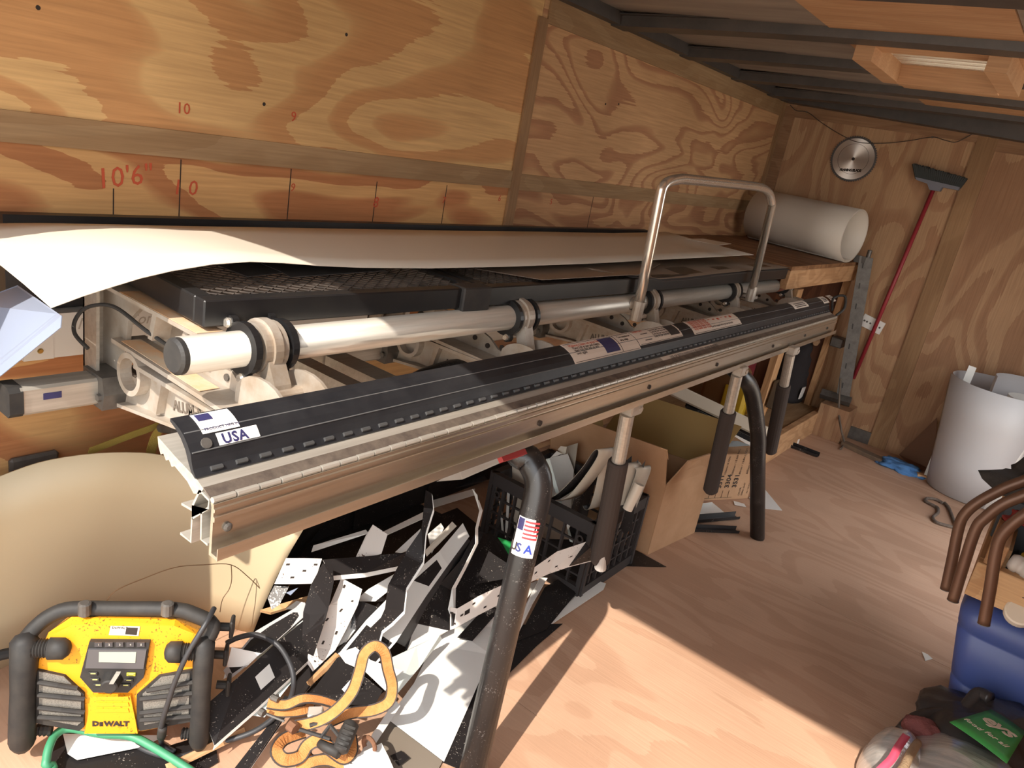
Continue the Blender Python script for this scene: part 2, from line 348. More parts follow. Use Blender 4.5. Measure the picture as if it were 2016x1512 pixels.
# roof: sheet, steel bows, plywood strips
ce = struct('ceiling', MB().box((-.06, YB, 1.885), (XR+.04, YF+.04, 1.92)), BOW, base=(0, 0, 1.885))
bows = [-3.11, -2.51, -1.91, -1.31, -.71, -.11, .42]
ed = [-3.84]+bows+[YF]
for i in range(len(ed)-1):
    a, b = ed[i]+.02, ed[i+1]-.02
    MB().box((0.03, a, 1.862), (.82, b, 1.872)).build('roof_panel', ROOFG, ce)
    MB().box((.822, a, 1.858), (1.37, b, 1.872)).build('plywood_panel', ROOFW, ce)
    MB().box((1.372, a, 1.862), (XR, b, 1.872)).build('roof_panel', ROOFG, ce)
def arch(x): return 1.812+.022*math.sin(math.pi*min(max(x/XR, 0), 1))
def bow(y, w=.056, d=.045, tilt=0.):
    rows = []; prof = [(-w-.02, .04), (-w-.02, .036), (-w, .036), (-w+.006, .0), (w-.006, .0), (w, .036), (w+.02, .036), (w+.02, .04)]
    m = MB(); n = 14; vs = []
    for i in range(n+1):
        x = XR*i/n
        for a, b in prof: vs.append((x, y+a, arch(x)+b+tilt*x))
    k = len(prof); fs = [(i*k+j, (i+1)*k+j, (i+1)*k+j+1, i*k+j+1) for i in range(n) for j in range(k-1)]
    fs += [tuple(range(k)), tuple(range(n*k+k-1, n*k-1, -1))]+[(i*k+k-1, (i+1)*k+k-1, (i+1)*k, i*k) for i in range(n)]
    return m.add(vs, fs).build('roof_bow', BOW, ce)
for y in bows: bow(y)
m = MB(); m.extrude([(0, .60, 1.816), (0, YF-.013, 1.816), (0, YF-.013, 1.885), (0, .60, 1.885)], (XR, 0, 0))
for i, v in enumerate(m.v):
    if v.x > 1 and v.z < 1.85: v.z -= .075
m.build('front_header', BOW, ce)

# roof vent with its rough wooden frame
vt = empty('roof_vent', (1.1, -1.0, 1.80), 'square roof vent in a rough plywood frame between two black steel roof bows', 'vent')
fx0, fx1, fy0, fy1 = .885, 1.335, -1.245, -.785
for a, b in (((fx0, fy0, 1.79), (fx0+.06, fy1, 1.857)), ((fx1-.06, fy0, 1.79), (fx1, fy1, 1.857)), ((fx0+.06, fy1-.05, 1.786), (fx1-.06, fy1, 1.857)), ((fx0+.06, fy0, 1.835), (fx1-.06, fy0+.10, 1.857))):
    MB().box(a, b).build('frame_board', ROOFW, vt)
MB().box((fx0+.06, fy0+.10, 1.852), (fx1-.06, fy1-.05, 1.8575)).build('vent_lid', mat('vent_metal', (226, 222, 210), .3, .4), vt, label='shiny metal vent lid')
m = MB()
for i in range(4): m.box((fx0+.07, fy0+.13+i*.07, 1.845), (fx1-.07, fy0+.136+i*.07, 1.852))
m.build('vent_blade', CHROME, vt)
# ---------------------------------------------------------------- the sheet-metal brake
def B(s, a, b): return V((a-.0293*s, -3.55+s, b-.0183*s))       # s along the brake, a across it towards the aisle, b up
def onB(u, v, b):
    d = ray(u, v); s0 = CAM.y+3.55; t = (b-(CAM.z+.0183*s0))/(d.z+.0183*d.y); p = CAM+d*t; s = p.y+3.55
    return s, p.x+.0293*s
BD = (B(1, 0, 0)-B(0, 0, 0)).normalized(); BA = V((1, 0, 0)); BZ = V((0, 0, 1))
L = 3.2
brake = empty('sheet_metal_brake', B(0, .8, .0), 'long aluminium sheet metal bending brake with black clamping jaw on pipe stands', 'brake')
def ext(name, prof, s0, s1, m, parent=None, smooth=False, **k):
    return MB().extrude([B(s0, a, b) for a, b in prof], B(s1, 0, 0)-B(s0, 0, 0)).build(name, m, parent or brake, smooth, **k)
def strip(prof, th):                                             # closed outline of a bent sheet profile
    n = len(prof); A = []; C = []
    for i in range(n):
        p0 = V((*prof[max(i-1, 0)], 0)); p1 = V((*prof[min(i+1, n-1)], 0)); d = (p1-p0).normalized(); q = V((-d.y, d.x, 0))*th/2; p = V((*prof[i], 0))
        A.append((p+q)[:2]); C.append((p-q)[:2])
    return A+C[::-1]
# lower jaw (ribbed base extrusion) and the hollow Y-shaped beam under it
base = ext('lower_jaw', [(.857, .926), (.90, .916), (.952, .906), (.966, .900), (.960, .890), (.945, .884), (.93, .894), (.90, .902), (.893, .898), (.886, .905), (.879, .901), (.872, .908), (.866, .904), (.860, .913)], 0, L, ALUX)
bm_ = MB()
for pr in ([(.958, .894), (.979, .890), (.978, .879), (.966, .868), (.944, .848), (.944, .866), (.958, .894)], [(.944, .85), (.944, .814), (.919, .814)], [(.944, .860), (.919, .857)], [(.964, .868), (.966, .829), (.981, .829)]):
    bm_.extrude([B(0, a, b) for a, b in strip(pr, .0034)], B(L, 0, 0)-B(0, 0, 0))
bm_.build('lower_beam', ALUX, brake)
ext('hinge_leaf', [(.966, .902), (.981, .8955), (.981, .8935), (.966, .899)], 0, L, mat('worn_dark_hinge', (92, 82, 76), .45, .5, rgb2=(130, 118, 106), vscale=30), label='dark worn hinge leaf')
kn = MB(); n = 96
for i in range(n):
    s = L*i/n; kn.tube([B(s+.001, .9845, .8925), B(s+L/n*.94, .9845, .8925)], .0046 if i % 2 else .0042, 8)
kn.build('hinge_knuckles', ALUX, brake, kind='stuff')
leaf = ext('bending_leaf', [(.983, .889), (.990, .889), (.990, .884), (.9925, .883), (.9925, .879), (.990, .878), (.990, .873), (.993, .872), (.993, .866), (.990, .865), (.990, .822), (1.002, .822), (1.002, .834), (1.0035, .834), (1.0035, .817), (.985, .817), (.985, .884)], 0, L, LEAF)
for s in (.0, .72, 1.22, 1.69, 2.25, 2.68, 3.05):
    c = B(max(s, .02), .990, .853); MB().lathe(c, (1, 0, 0), [(0, .006), (.003, .006), (.0045, .003)], 10).build('bolt_head', STEEL if s == 0 else INK, leaf)
# black upper jaw
JAW = [(.889, .964), (.900, .962), (.911, .9585), (.921, .953), (.930, .945), (.938, .9355), (.941, .926), (.9445, .917), (.952, .9085)]
jaw = ext('upper_jaw', JAW+[(.950, .907), (.941, .912), (.934, .922), (.926, .936), (.915, .947), (.902, .955), (.889, .960)], -.002, L, BLKJ)
def jaw_at(t, off):                                              # point across the jaw's outer skin, t in 0..1 over the upper face
    k = t*5; i = min(int(k), 4); f = k-i; a = JAW[i][0]*(1-f)+JAW[i+1][0]*f; b = JAW[i][1]*(1-f)+JAW[i+1][1]*f
    d = V((JAW[i+1][0]-JAW[i][0], JAW[i+1][1]-JAW[i][1])).normalized(); return a-d.y*off, b+d.x*off
g = MB()
for t in (.55, .995):
    a, b = jaw_at(t, .0003); g.tube([B(0, a, b), B(L, a, b)], .0009, 6)
g.build('jaw_groove', mat('groove_grey', (92, 92, 92), .7), jaw)
kn = MB()
for i in range(88):
    s = .02+i*(L-.03)/88
    kn.tube([B(s, .9485, .9145), B(s+.016, .9485, .9145)], .0032, 6)
kn.build('jaw_hinge_knuckles', mat('worn_knuckle', (84, 84, 84), .5, .4), jaw, kind='stuff')
MB().lathe(B(.022, *jaw_at(.86, 0)), (.7, 0, .7), [(0, .0075), (.002, .007)], 12).build('screw_head', STEEL, jaw)
def decal(name, s0, s1, t0, t1, m, off=.0009, parent=None, skew=0.):
    rows = []
    for i in range(5):
        t = t0+(t1-t0)*i/4; a, b = jaw_at(t, off); rows.append([B(s0+skew*i/4, a, b), B(s1+skew*i/4, a, b)])
    return MB().loft(rows, .0004).build(name, m, parent or jaw)
def jtext(body, s, t, size, m, parent, off=.0016, **k):
    a, b = jaw_at(t, off); a2, b2 = jaw_at(max(t-.2, 0), off); text('print', body, size, B(s, a, b), BD, V((a2-a, 0, b2-b)), m, parent, .0001, **k)
SJ = lambda u, v, b=.96: onB(u, v, b)[0]
st = decal('flag_sticker', .022, .075, .06, .66, LABELW); decal('flag_print', .026, .046, .10, .32, NAVY, .0015, st)
jtext('PRODUCT MFG IN', .026, .60, .006, NAVY, st); st = decal('country_sticker', .038, .098, .70, .97, LABELW); jtext('USA', .044, .95, .019, NAVY, st, bold=.0006, spacing=1.1)
s0, s1, s2 = SJ(1100, 683), SJ(1233, 658), SJ(1312, 643)
lb = decal('instruction_label', s0, s1, .0, 1., LABEL); d = s1-s0
jtext('Making a hem on your brake', s0+.02, .28, .013, REDINK, lb); 
for i, t_ in enumerate(('Place coil in jaw and clamp', 'then fold the leaf up and', 'over again')): jtext(t_, s0+.025, .42+.13*i, .011, INK, lb)
decal('diagram', s0+d*.47, s0+d*.68, .12, .86, NAVY, .0016, lb)
for i, t_ in enumerate(('Two bends for', 'drip edge')): jtext(t_, s0+d*.76, .3+.18*i, .011, INK, lb)
for q in (.06, .94): decal('border_line', s0+.006, s1-.006, q, q+.018, INK, .0016, lb)
decal('border_line', s0+d*.71, s0+d*.716, .08, .92, INK, .0016, lb)
lb = decal('instruction_label', s1+.004, s2+.03, .0, .86, LABEL); d = s2+.03-s1
jtext('Important', s1+.02, .14, .013, REDINK, lb)
for i in range(4): jtext('Keep the jaw clean and oiled', s1+d*.38, .22+.14*i, .010, INK, lb)
decal('diagram', s1+d*.74, s1+d*.96, .08, .7, INK, .0016, lb)
decal('diagram', s1+d*.16, s1+d*.30, .3, .34, INK, .0016, lb); decal('diagram', s1+d*.16, s1+d*.30, .66, .7, INK, .0016, lb)
for q in (.04, .82): decal('border_line', s1+.01, s2+.024, q, q+.018, INK, .0016, lb)
s3, s4 = SJ(1346, 638), SJ(1438, 619)
lb = decal('warning_label', s3, s4, .0, .92, LABEL); d = s4-s3
for i in range(5): jtext('keep hands clear of jaw', s3+d*.04, .2+.13*i, .014, REDINK, lb)
for i in range(6): decal('diagram', s3+d*(.40+.09*i), s3+d*(.44+.09*i), .22, .25+.06*(i % 3), REDINK, .0016, lb)
jtext('Read the manual before you use the brake', s3+d*.36, .76, .011, INK, lb)
for q in (.05, .87): decal('border_line', s3+.01, s4-.01, q, q+.02, INK, .0016, lb)
for (u0, v0, u1, v1, t1) in ((1545, 597, 1571, 591, .75), (1600, 585, 1610, 583, .8), (1615, 582, 1622, 580, .8)):
    a0, a1 = SJ(u0, v0), SJ(u1, v1); lb = decal('small_label', a0, a1, .05, t1, LABEL)
    for q in (.3, .45, .6): decal('text_line', a0+(a1-a0)*.15, a0+(a1-a0)*.85, q, q+.06, INK, .0016, lb)
# strip label on the lower jaw
s5 = onB(1297, 706, .902)[0]; s6 = onB(1405, 680, .902)[0]
lb = MB().loft([[B(s5, .9535, .9063), B(s6, .9535, .9063)], [B(s5, .9655, .9008), B(s6, .9655, .9008)]], .0004).build('strip_label', LABEL, base)
text('print', 'USE OF BOTH HANDLES IS REQUIRED WHEN BENDING', .0125, B(s5+.05, .9655, .9016), BD, V((-.012, 0, .0055)), INK, lb, .0001, spacing=1.15)
# cross channel seen between the jaw and the clamp tube, and red latch bar under the leaf
for sa, sb in ((.595, .635), (.685, .745)):
    MB().extrude([B(sa, a, b) for a, b in ((.38, .797), (.86, .80), (.86, .803), (.38, .800))], BD*(sb-sa)).build('cross_channel', ALUX, brake)
    MB().extrude([B(sa-.004, a, b) for a, b in ((.38, .770), (.86, .776), (.86, .803), (.38, .800))], BD*.004).build('cross_channel', ALUX, brake)
MB().tube([P(985, 905, x=.965), P(1032, 890, x=.962)], .008, 4).build('latch_bar', RED, brake)
# rear square tube
TA, TB, TR = .350, .790, .026
def rrect(r, c): return [(TA+x*r-(x*c if k else 0), TB+y*r-(0 if k else y*c)) for x, y, k in ((1, 1, 1), (-1, 1, 1), (-1, 1, 0), (-1, -1, 0), (-1, -1, 1), (1, -1, 1), (1, -1, 0), (1, 1, 0))]
ext('rear_tube', rrect(TR, .005), .02, L+.05, ALUX); ext('tube_plug', rrect(TR+.0015, .008), .002, .024, BLKR)
st = MB().loft([[B(.055, TA+TR+.0006, TB+.012), B(.085, TA+TR+.0006, TB+.012)], [B(.055, TA+TR+.0006, TB+.0), B(.085, TA+TR+.0006, TB+.0)]], .0004).build('sticker', NAVY, brake)
# clamp tube
UA, UB, UR = .705, .972, .0295
MB().tube([B(.115, UA, UB), B(L+.06, UA, UB)], UR, 28).build('clamp_tube', ALUX, brake, True)
MB().lathe(B(.103, UA, UB), BD, [(0, .024), (.004, .0285), (.014, .0285)], 28).build('tube_plug', BLKR, brake)
MB().lathe(B(3.06, UA, UB), BD, [(0, .0299), (.09, .0299)], 20, caps=False).build('tube_sticker', mat('faded_red', (150, 92, 72), .6), brake)

def frame(k, s):
    z = .0 if k == 0 else -.012
    f = MB()                                                     # C-shaped casting: foot, post, top arm, lower arm
    web = [(.33, .762), (.40, .765), (.46, .782), (.60, .802+z), (.80, .856+z), (.80, .866+z), (.52, .862+z), (.455, .846), (.43, .83), (.40, .83), (.39, .86), (.40, .93), (.44, .965), (.66, .975), (.66, .985), (.30, .985), (.30, .80)]
    f.extrude([B(s, a, b) for a, b in web], BD*.009)
    for pr, w in (([(.46, .862+z), (.86, .868+z), (.86, .876+z), (.46, .870+z)], .036), ([(.40, .765), (.60, .799+z), (.80, .852+z), (.80, .858+z), (.60, .805+z), (.40, .772)], .034), ([(.30, .984), (.675, .984), (.675, .991), (.30, .991)], .05)):
        f.extrude([B(s-w*.55, a, b) for a, b in pr], BD*w)
    for a0, b0, a1, b1 in ((.52, .80+z, .535, .862+z), (.50, .93, .515, .985), (.60, .95, .615, .985)):
        f.extrude([B(s-.016, a, b) for a, b in ((a0, b0), (a0+.014, b0), (a1+.014, b1), (a1, b1))], BD*.032)
    pass
    f.ring(B(s-.010, .445, .845+z), BD, .030, .040, .022, 24)
    f.build('frame_casting', ALU, brake)
    p = MB()
    for a0, a1, sa, sb in ((.300, .306, -.034, .03), (.300, .352, -.034, -.028), (.300, .352, .024, .03)):
        p.extrude([B(s+sa, a, b) for a, b in ((a0, .80), (a1, .80), (a1, .99), (a0, .99))], BD*(sb-sa))
    p.build('rear_post', ALUX, brake)
    sd_ = MB(); sd_.extrude([B(s-.042, a, b) for a, b in ((.318, .758), (.392, .758), (.40, .79), (.392, .822), (.318, .822))], BD*.075)
    sd_.build('tube_saddle', STEEL, brake)
    MB().lathe(B(s-.048, .385, .782), BD, [(0, .007), (.006, .008)], 6).build('hex_bolt', STEEL, brake)
    if k < 4 or True:
        text('cast_lettering', 'ALUM-A-BRAKE', .026, B(s-.0012, .565, .818+z), V((1, 0, .20)), BZ, mat('cast_shadow_grey', (96, 86, 76), .7), brake, .0006, spacing=.95, bold=.0006)
def clamp(k, s):
    z = .0 if k == 0 else -.02
    arm = MB()                                                   # angle arm with a pivot at the rear
    arm.extrude([B(s-.088, a, b) for a, b in ((.375, .884+z), (.86, .876+z), (.86, .884+z), (.375, .892+z))], BD*.063)
    arm.extrude([B(s-.030, a, b) for a, b in ((.40, .892+z), (.42, .930+z), (.45, .956+z), (.60, .945+z), (.66, .925+z), (.69, .905+z), (.76, .897+z), (.86, .884+z), (.40, .886+z))] , BD*.007)
    arm.build('pivot_arm', ALU, brake)
    for a, b in ((.615, .913), (.658, .905), (.702, .914)):
        MB().lathe(B(s-.0335, a, b+z), BD, [(0, .0065), (.0035, .0065)], 10).build('hex_bolt', INK if k else STEEL, brake)
    MB().lathe(B(s-.037, .425, .915+z), BD, [(0, .010), (.006, .012)], 12).build('pivot_bolt', STEEL, brake)
    # two rounded cheeks that carry the yoke
    for q in (-.052, .036):
        pr = [(.715, .878+z)]+[(.782-.068*math.cos(t*math.pi/9), .905+z+.042*math.sin(t*math.pi/9)) for t in range(0, 10)]+[(.85, .878+z)]
        MB().extrude([B(s+q, a, b) for a, b in pr], BD*.006).build('cheek_plate', ALU, brake)
    y = MB()
    y.ring(B(s, UA, UB), BD, UR+.0005, UR+.013, .044, 28); y.ring(B(s, UA, UB), BD, UR+.0005, UR+.018, .016, 28)
    neck = [(UA+.018, UB-.034), (UA+.042, UB-.012), (.768, .925+z), (.775, .898+z), (.758, .892+z), (.742, .905+z), (.728, .928)]
    y.extrude([B(s-.016, a, b) for a, b in neck], BD*.032); y.tube([B(s-.05, .765, .905+z), B(s+.04, .765, .905+z)], .014, 14)
    y.build('clamp_yoke', ALU, brake)
    for q in (-.036, .036):
        b_ = MB(); b_.ring(B(s+q, UA, UB), BD, UR+.0008, UR+.0145, .012, 28)
        for a_, bb in ((UA-.034, UB+.034), (UA+.012, UB-.046)): b_.lathe(B(s+q-.006, a_, bb), BD, [(0, .012), (.012, .012)], 12)
        b_.build('clamp_strap', BLK, brake)
    for a_, bb in ((UA-.034, UB+.034), (UA+.012, UB-.046)):
        MB().lathe(B(s-.050, a_, bb), BD, [(0, .006), (.004, .0085), (.008, .0085)], 12).build('strap_bolt', CHROME, brake)
CL = [.26, .985, 1.70, 2.46, 3.215]; FR = [.19, .915, 1.65, 2.40, 3.14]
for k in range(5): frame(k, FR[k]); clamp(k, CL[k])
dustm = MB()                                                     # red dust lying on the near arm
for a0, a1, b, so_ in ((.40, .66, .8935, -.070), ):
    dustm.extrude([B(CL[0]+so_-.012, a, bb) for a, bb in ((a0, b-.0005), (a1, b-.005), (a1, b-.0042), (a0, b+.0003))], BD*.036)
dustm.build('dust_layer', DUST, brake)
MB().extrude([B(FR[0]-.026, a, b) for a, b in ((.42, .9912), (.668, .9912), (.668, .9918), (.42, .9918))], BD*.046).build('dust_layer', DUST, brake)
MB().tube(smooth_path([B(.12, .40, .885), B(.11, .372, .905), B(.115, .365, .93), B(.13, .38, .955), B(.15, .43, .968), B(.17, .50, .945), B(.2, .53, .92)], 6), .0035, 8).build('pull_cable', BLKR, brake)
# three folding handles under the leaf
for (u0, v0), (u1, v1), a0, a1 in (((1235, 815), (1180, 1108), .985, .955), ((1451, 738), (1398, 968), .985, .955), ((1556, 697), (1516, 890), .985, .955)):
    d0, d1 = ray(u0, v0), ray(u1, v1); t0 = (a0-.0293*1.5-CAM.x)/d0.x; p0 = CAM+d0*t0; t1 = (p0.x-.02-CAM.x)/d1.x; p1 = CAM+d1*t1
    q = p0+(p1-p0)*.30
    hd = MB().tube([p0, q], .0185, 16).build('handle_tube', CHROME if False else ALUX, brake)
    MB().tube([q-(p1-p0)*.01, q, p1-(p1-p0)*.02, p1], [.024, .027, .027, .020], 18).build('foam_grip', FOAM, hd)
    br = MB(); br.obox(p0+V((0, .02, .012)), V((.016, 0, 0)), V((0, .028, 0)), V((0, 0, .016)), 0, .003); br.lathe(p0+V((.016, .034, .012)), (1, 0, 0), [(0, .008), (.004, .008)], 10); br.build('handle_bracket', ALU, brake)
    tp = (p0-V((0, 0, 0))); MB().tube([tp+V((-.01, -.005, .004)), tp+V((-.01, .06, .003))], .005, 6).build('latch_bar', RED, brake)
    if u0 == 1235:
        MB().tube([p1+(q-p1)*.16+V((.012, -.012, 0)), p1+V((.012, -.012, -.006))], [.008, .017], 12).build('torn_tip', mat('pale_foam', (176, 170, 164), .9), hd)
# chrome locking loop
y0, y1 = P(1255, 612, x=.70), P(1479, 578, x=.70)
top0 = P(1300, 385, x=.70); c0 = P(1322, 356, x=.70); c1 = P(1500, 372, x=.70); e1 = P(1521, 400, x=.70)
pts = [y0, y0+(top0-y0)*.5, top0]
arc0 = smooth_path([top0, P(1305, 368, x=.70), P(1318, 357, x=.70), P(1342, 352, x=.70)], 6); arc1 = smooth_path([P(1480, 366, x=.70), P(1502, 371, x=.70), P(1515, 383, x=.70), P(1520, 403, x=.70)], 6)
lp = MB().tube(pts[:2]+arc0+arc1+[y1], .0155, 18).build('locking_loop', CHROME, brake, True)
for p, g_ in ((y0, 1), (y1, 0)):
    MB().tube([p+V((0, 0, .03)), p+V((0, 0, -.03))], .0185, 16).build('loop_socket', ALU, brake)
    MB().obox(p+V((-.03, .015, -.014)), V((.05, 0, 0)), V((0, .016, 0)), V((0, 0, .006)), 0, .002).build('loop_bracket', ALU, brake)
    if g_: MB().tube([p+V((-.012, -.02, .022))+V((0, .020*math.cos(t), .020*math.sin(t))) for t in [i*math.pi/8 for i in range(16)]], .0014, 6, closed=True).build('pin_ring', STEEL, lp)
# hardware at the far end of the brake
pe = B(L, .955, .915)
hk = MB(); hk.tube(smooth_path([pe+V((0, .01, 0)), pe+V((-.02, .05, .05)), pe+V((.02, .07, .07)), pe+V((.04, .05, .02)), pe+V((.02, .03, -.02))], 5), .006, 8); hk.build('end_hook', BLKR, brake)
MB().obox(B(L+.015, .965, .86), V((.02, 0, 0)), V((0, .014, 0)), V((0, 0, .035)), 0, .003).build('end_plate', mat('rusty_steel', (112, 84, 70), .7, .3), brake)

# ---------------------------------------------------------------- black pipe stands under the brake
STAND = []
def stand(label, pts, rear, r, flag):
    so_ = empty('pipe_stand', V((pts[-1][0], pts[-1][1], 0)), label, 'stand', 'bent black pipe stands under the brake')
    MB().tube(smooth_path(pts[:-1], 6)+[V(pts[-1])], r, 22).build('front_leg', BLKS, so_, True, label='long front leg with a bend at the top')
    MB().tube(smooth_path(rear[:-1], 6)+[V(rear[-1])], r, 18).build('rear_leg', BLKS, so_, True)
    MB().obox(V((pts[1][0], pts[1][1]-.03, pts[0][2]+.032)), V((.09, 0, 0)), V((0, .05, 0)), V((0, 0, .006)), 0, .001).build('mounting_plate', RED, so_, label='red painted mounting plate')
    return so_
foot1 = V((1.032, -2.915, 0)); foot2 = P(1491, 1058, z=0)
kn1 = P(1060, 962, x=.972); kn2 = P(1492, 850, x=.962)
st1 = stand('near black pipe stand with a flag sticker on its front leg', [(.66, -2.60, .80), (.78, -2.64, .80), P(1016, 880, x=.895), P(1044, 908, x=.938), kn1, foot1*.2+kn1*.8, foot1], [(.66, -2.60, .80), (.58, -2.63, .79), (.50, -2.68, .74), (.16, -2.85, 0)], .030, True)
st2 = stand('far black pipe stand, bare, beyond the cardboard box', [(.66, -1.40, .76), (.78, -1.42, .76), P(1450, 733, x=.885), P(1478, 765, x=.925), kn2, foot2*.2+kn2*.8, foot2], [(.66, -1.40, .76), (.58, -1.41, .75), (.50, -1.42, .70), (.16, -1.46, 0)], .029, False)
# flag sticker wrapped round the near leg
def legsticker(v0, v1, w0, w1, off, m, name='leg_sticker'):
    rows = []
    for i in range(4):
        t = v0+(v1-v0)*i/3; c = kn1+(foot1-kn1)*t; ax = (foot1-kn1).normalized(); tc_ = (CAM-c); tc_ = (tc_-ax*tc_.dot(ax)).normalized(); sd2 = ax.cross(tc_)
        rows.append([c+(.030+off)*(math.cos(a)*tc_-math.sin(a)*sd2) for a in [w0+(w1-w0)*j/8 for j in range(9)]])
    return MB().loft(rows, .0004).build(name, m, st1)
legsticker(.085, .205, -.95, .75, .0008, LABELW)
for i in range(5): legsticker(.092+i*.0125, .098+i*.0125, -.35, .70, .0014, mat('flag_red', (186, 60, 66), .6), 'flag_stripe')
legsticker(.088, .125, -.9, -.4, .0014, NAVY, 'flag_canton')
t_ = .19; c = kn1+(foot1-kn1)*t_; ax = (foot1-kn1).normalized(); tc_ = (CAM-c); tc_ = (tc_-ax*tc_.dot(ax)).normalized()
for ch_, an, mm in (('U', -.80, mat('flag_black', (60, 52, 50), .6)), ('S', -.30, mat('flag_navy', (44, 52, 110), .6)), ('A', .26, mat('flag_blue', (40, 64, 160), .6))):
    sd2 = ax.cross(tc_); nrm = math.cos(an)*tc_-math.sin(an)*sd2; xd = ax.cross(nrm)*-1
    text('letter', ch_, .026, c+nrm*.0325-xd*.009, xd, -ax, mm, st1, .0003, bold=.0006)
# ---------------------------------------------------------------- mesh top trays lying on the brake
def tray(label, nf, ff, zt, depth, dx2, cap):
    root = empty('mesh_tray', V((nf.x, nf.y, zt-.045)), label, 'tray', 'expanded metal trays on the brake')
    e1 = (ff-nf); Ln = e1.length; e1.normalize(); e2 = V((-1, .05, 0)).normalized(); hz = V((0, 0, 1)); w = .030
    def rail(p, q, lab=None):
        d = (q-p); c = (p+q)/2-hz*.0225; side = d.normalized().cross(hz)
        MB().obox(c, d/2, side*w/2, hz*.0225, 0, .0025).build('frame_rail', BLK, root)
    a, b_, c, d = nf, ff, ff+e2*depth, nf+e2*depth
    i1 = e1*w/2; i2 = e2*w/2
    rail(a+i2, b_+i2); rail(d-i2, c-i2); rail(a+i1+e2*w, d+i1-e2*w); rail(b_-i1+e2*w, c-i1-e2*w)
    m = MB(); px, py, st_, th = .030, .0125, .0016, .0012
    nx, ny = int((Ln-2*w)/px), int((depth-2*w)/py)
    o0 = a+e1*w+e2*w-hz*.004
    for j in range(ny):                                          # diamonds: every strand is a thin slanted bar
        for i in range(nx):
            x0 = i*px+(px/2 if j % 2 else 0)
            for s_ in (-1, 1):
                p = o0+e1*x0+e2*(j*py); q = p+e1*(px/2*s_)+e2*py; dd = (q-p).normalized(); sd = dd.cross(hz)*st_
                up = hz*th*1.6
                m.add([p-sd+up*.2, p+sd+up, q+sd+up, q-sd+up*.2, p-up, q-up], [(0, 1, 2, 3), (0, 3, 5, 4), (1, 4, 5, 2)])
    m.build('expanded_mesh', mat('black_mesh', (48, 44, 42), .5, 0, rgb2=(78, 70, 64), vscale=40), root, kind='stuff')
    for k in range(1, 4):
        p = a+e1*Ln*k/4; MB().obox(p+e2*depth/2-hz*.03, e1*.012, e2*(depth/2-w), hz*.006).build('cross_bar', BLK, root)
    if cap:
        MB().obox(ff-e1*.03-hz*.024+e2*.012, e1*.045, e2*.022, hz*.027, 0, .003).build('joint_cap', BLKR, root)
    return root
tray('near black mesh tray in the sunlight at the open end', P(402, 592, z=1.040), P(955, 566, z=1.035), 1.040, .50, 0, True)
tray('far black mesh tray mostly covered by brown sheets', P(962, 566, z=1.034), P(1552, 530, z=1.006), 1.034, .48, 0, False)

# ---------------------------------------------------------------- sheets lying on the trays
YS = [-.80, -1.2, -1.7, -2.1, -2.5, -2.8, -3.0, -3.1, -3.18, -3.25, -3.32, -3.39, -3.44, -3.48, -3.525, -3.566]
ZF = [1.060, 1.058, 1.056, 1.053, 1.054, 1.058, 1.065, 1.071, 1.078, 1.082, 1.079, 1.070, 1.060, 1.049, 1.036, 1.022]
ZR = [1.055, 1.045, 1.046, 1.044, 1.044, 1.044, 1.044, 1.044, 1.044, 1.045, 1.045, 1.045, 1.044, 1.042, 1.040, 1.036]
rows = []
for y, a, b in zip(YS, ZF, ZR):
    rows.append([V((x, y-(x-.59)*(.20 if y > -1 else 0), b+(a-b)*(x-.12)/.47+.014*math.sin(math.pi*(x-.12)/.47)*max(0, min(1, (-2.9-y)/.4)))) for x in (.12, .22, .32, .42, .50, .59)])
MB().loft(rows, .0014, 0, 1).build('coil_sheet', [SHT, TANB], None, True, label='long off-white metal sheet on the trays, its near end curling down', cat='metal sheet')
def flat(name, label, cat, pts, m, th=.0012, m2=None, group=None):   # flat offcut: polygon of points, one colour per side
    pts = [V(p) for p in pts]; n = len(pts); nn = V((0, 0, 0))
    for i in range(n): nn += pts[i].cross(pts[(i+1) % n])
    nn.normalize()
    if nn.z < 0: pts = pts[::-1]; nn = -nn
    vs = [p+nn*th/2 for p in pts]+[p-nn*th/2 for p in pts]
    fs = [tuple(range(n)), tuple(range(2*n-1, n-1, -1))]+[(i, n+i, n+(i+1) % n, (i+1) % n) for i in range(n)]
    return obj(name, vs, fs, [m, m2 or m], None, False, [0, 1]+[0]*n, label, cat, group)
Z = lambda z, *uv: [P(u, v, z=z) for u, v in uv]
sh = lambda pts, dx, dy=0., dz=0.: [V((p[0]+dx, p[1]+dy, p[2]+dz)) for p in pts]
a = Z(1.0435, (425, 521), (487, 545), (650, 527)); flat('charcoal_sheet', 'charcoal sheet corner on the near mesh tray', 'metal sheet', [a[0]+V((-.1, 0, 0)), a[0], a[1], a[2], a[2]+V((-.25, .1, 0))], DGR)
a = Z(1.0452, (556, 536), (572, 546), (760, 533)); flat('charcoal_sheet', 'second charcoal sheet overlapping on the near mesh tray', 'metal sheet', [a[0]+V((-.15, 0, 0)), a[0], a[1], a[2], a[2]+V((-.25, .2, 0))], DGR)
a = Z(1.0378, (935, 529), (1068, 551), (1262, 540), (1300, 520)); flat('brown_sheet', 'brown sheet flat across the far mesh tray, nearest of the brown ones', 'metal sheet', [a[0]+V((-.12, 0, 0)), a[0], a[1], a[2], a[3], a[3]+V((-.25, .2, 0))], BRN)
fr = [P(u, v, z=z) for u, v, z in ((1180, 534, 1.040), (1235, 541, 1.036), (1262, 543, 1.030), (1300, 549, 1.018), (1340, 547, 1.018), (1408, 539, 1.020), (1480, 532, 1.018), (1556, 527, 1.015))]
zt_ = lambda p: 1.043-.0143*(p.y+2.7)
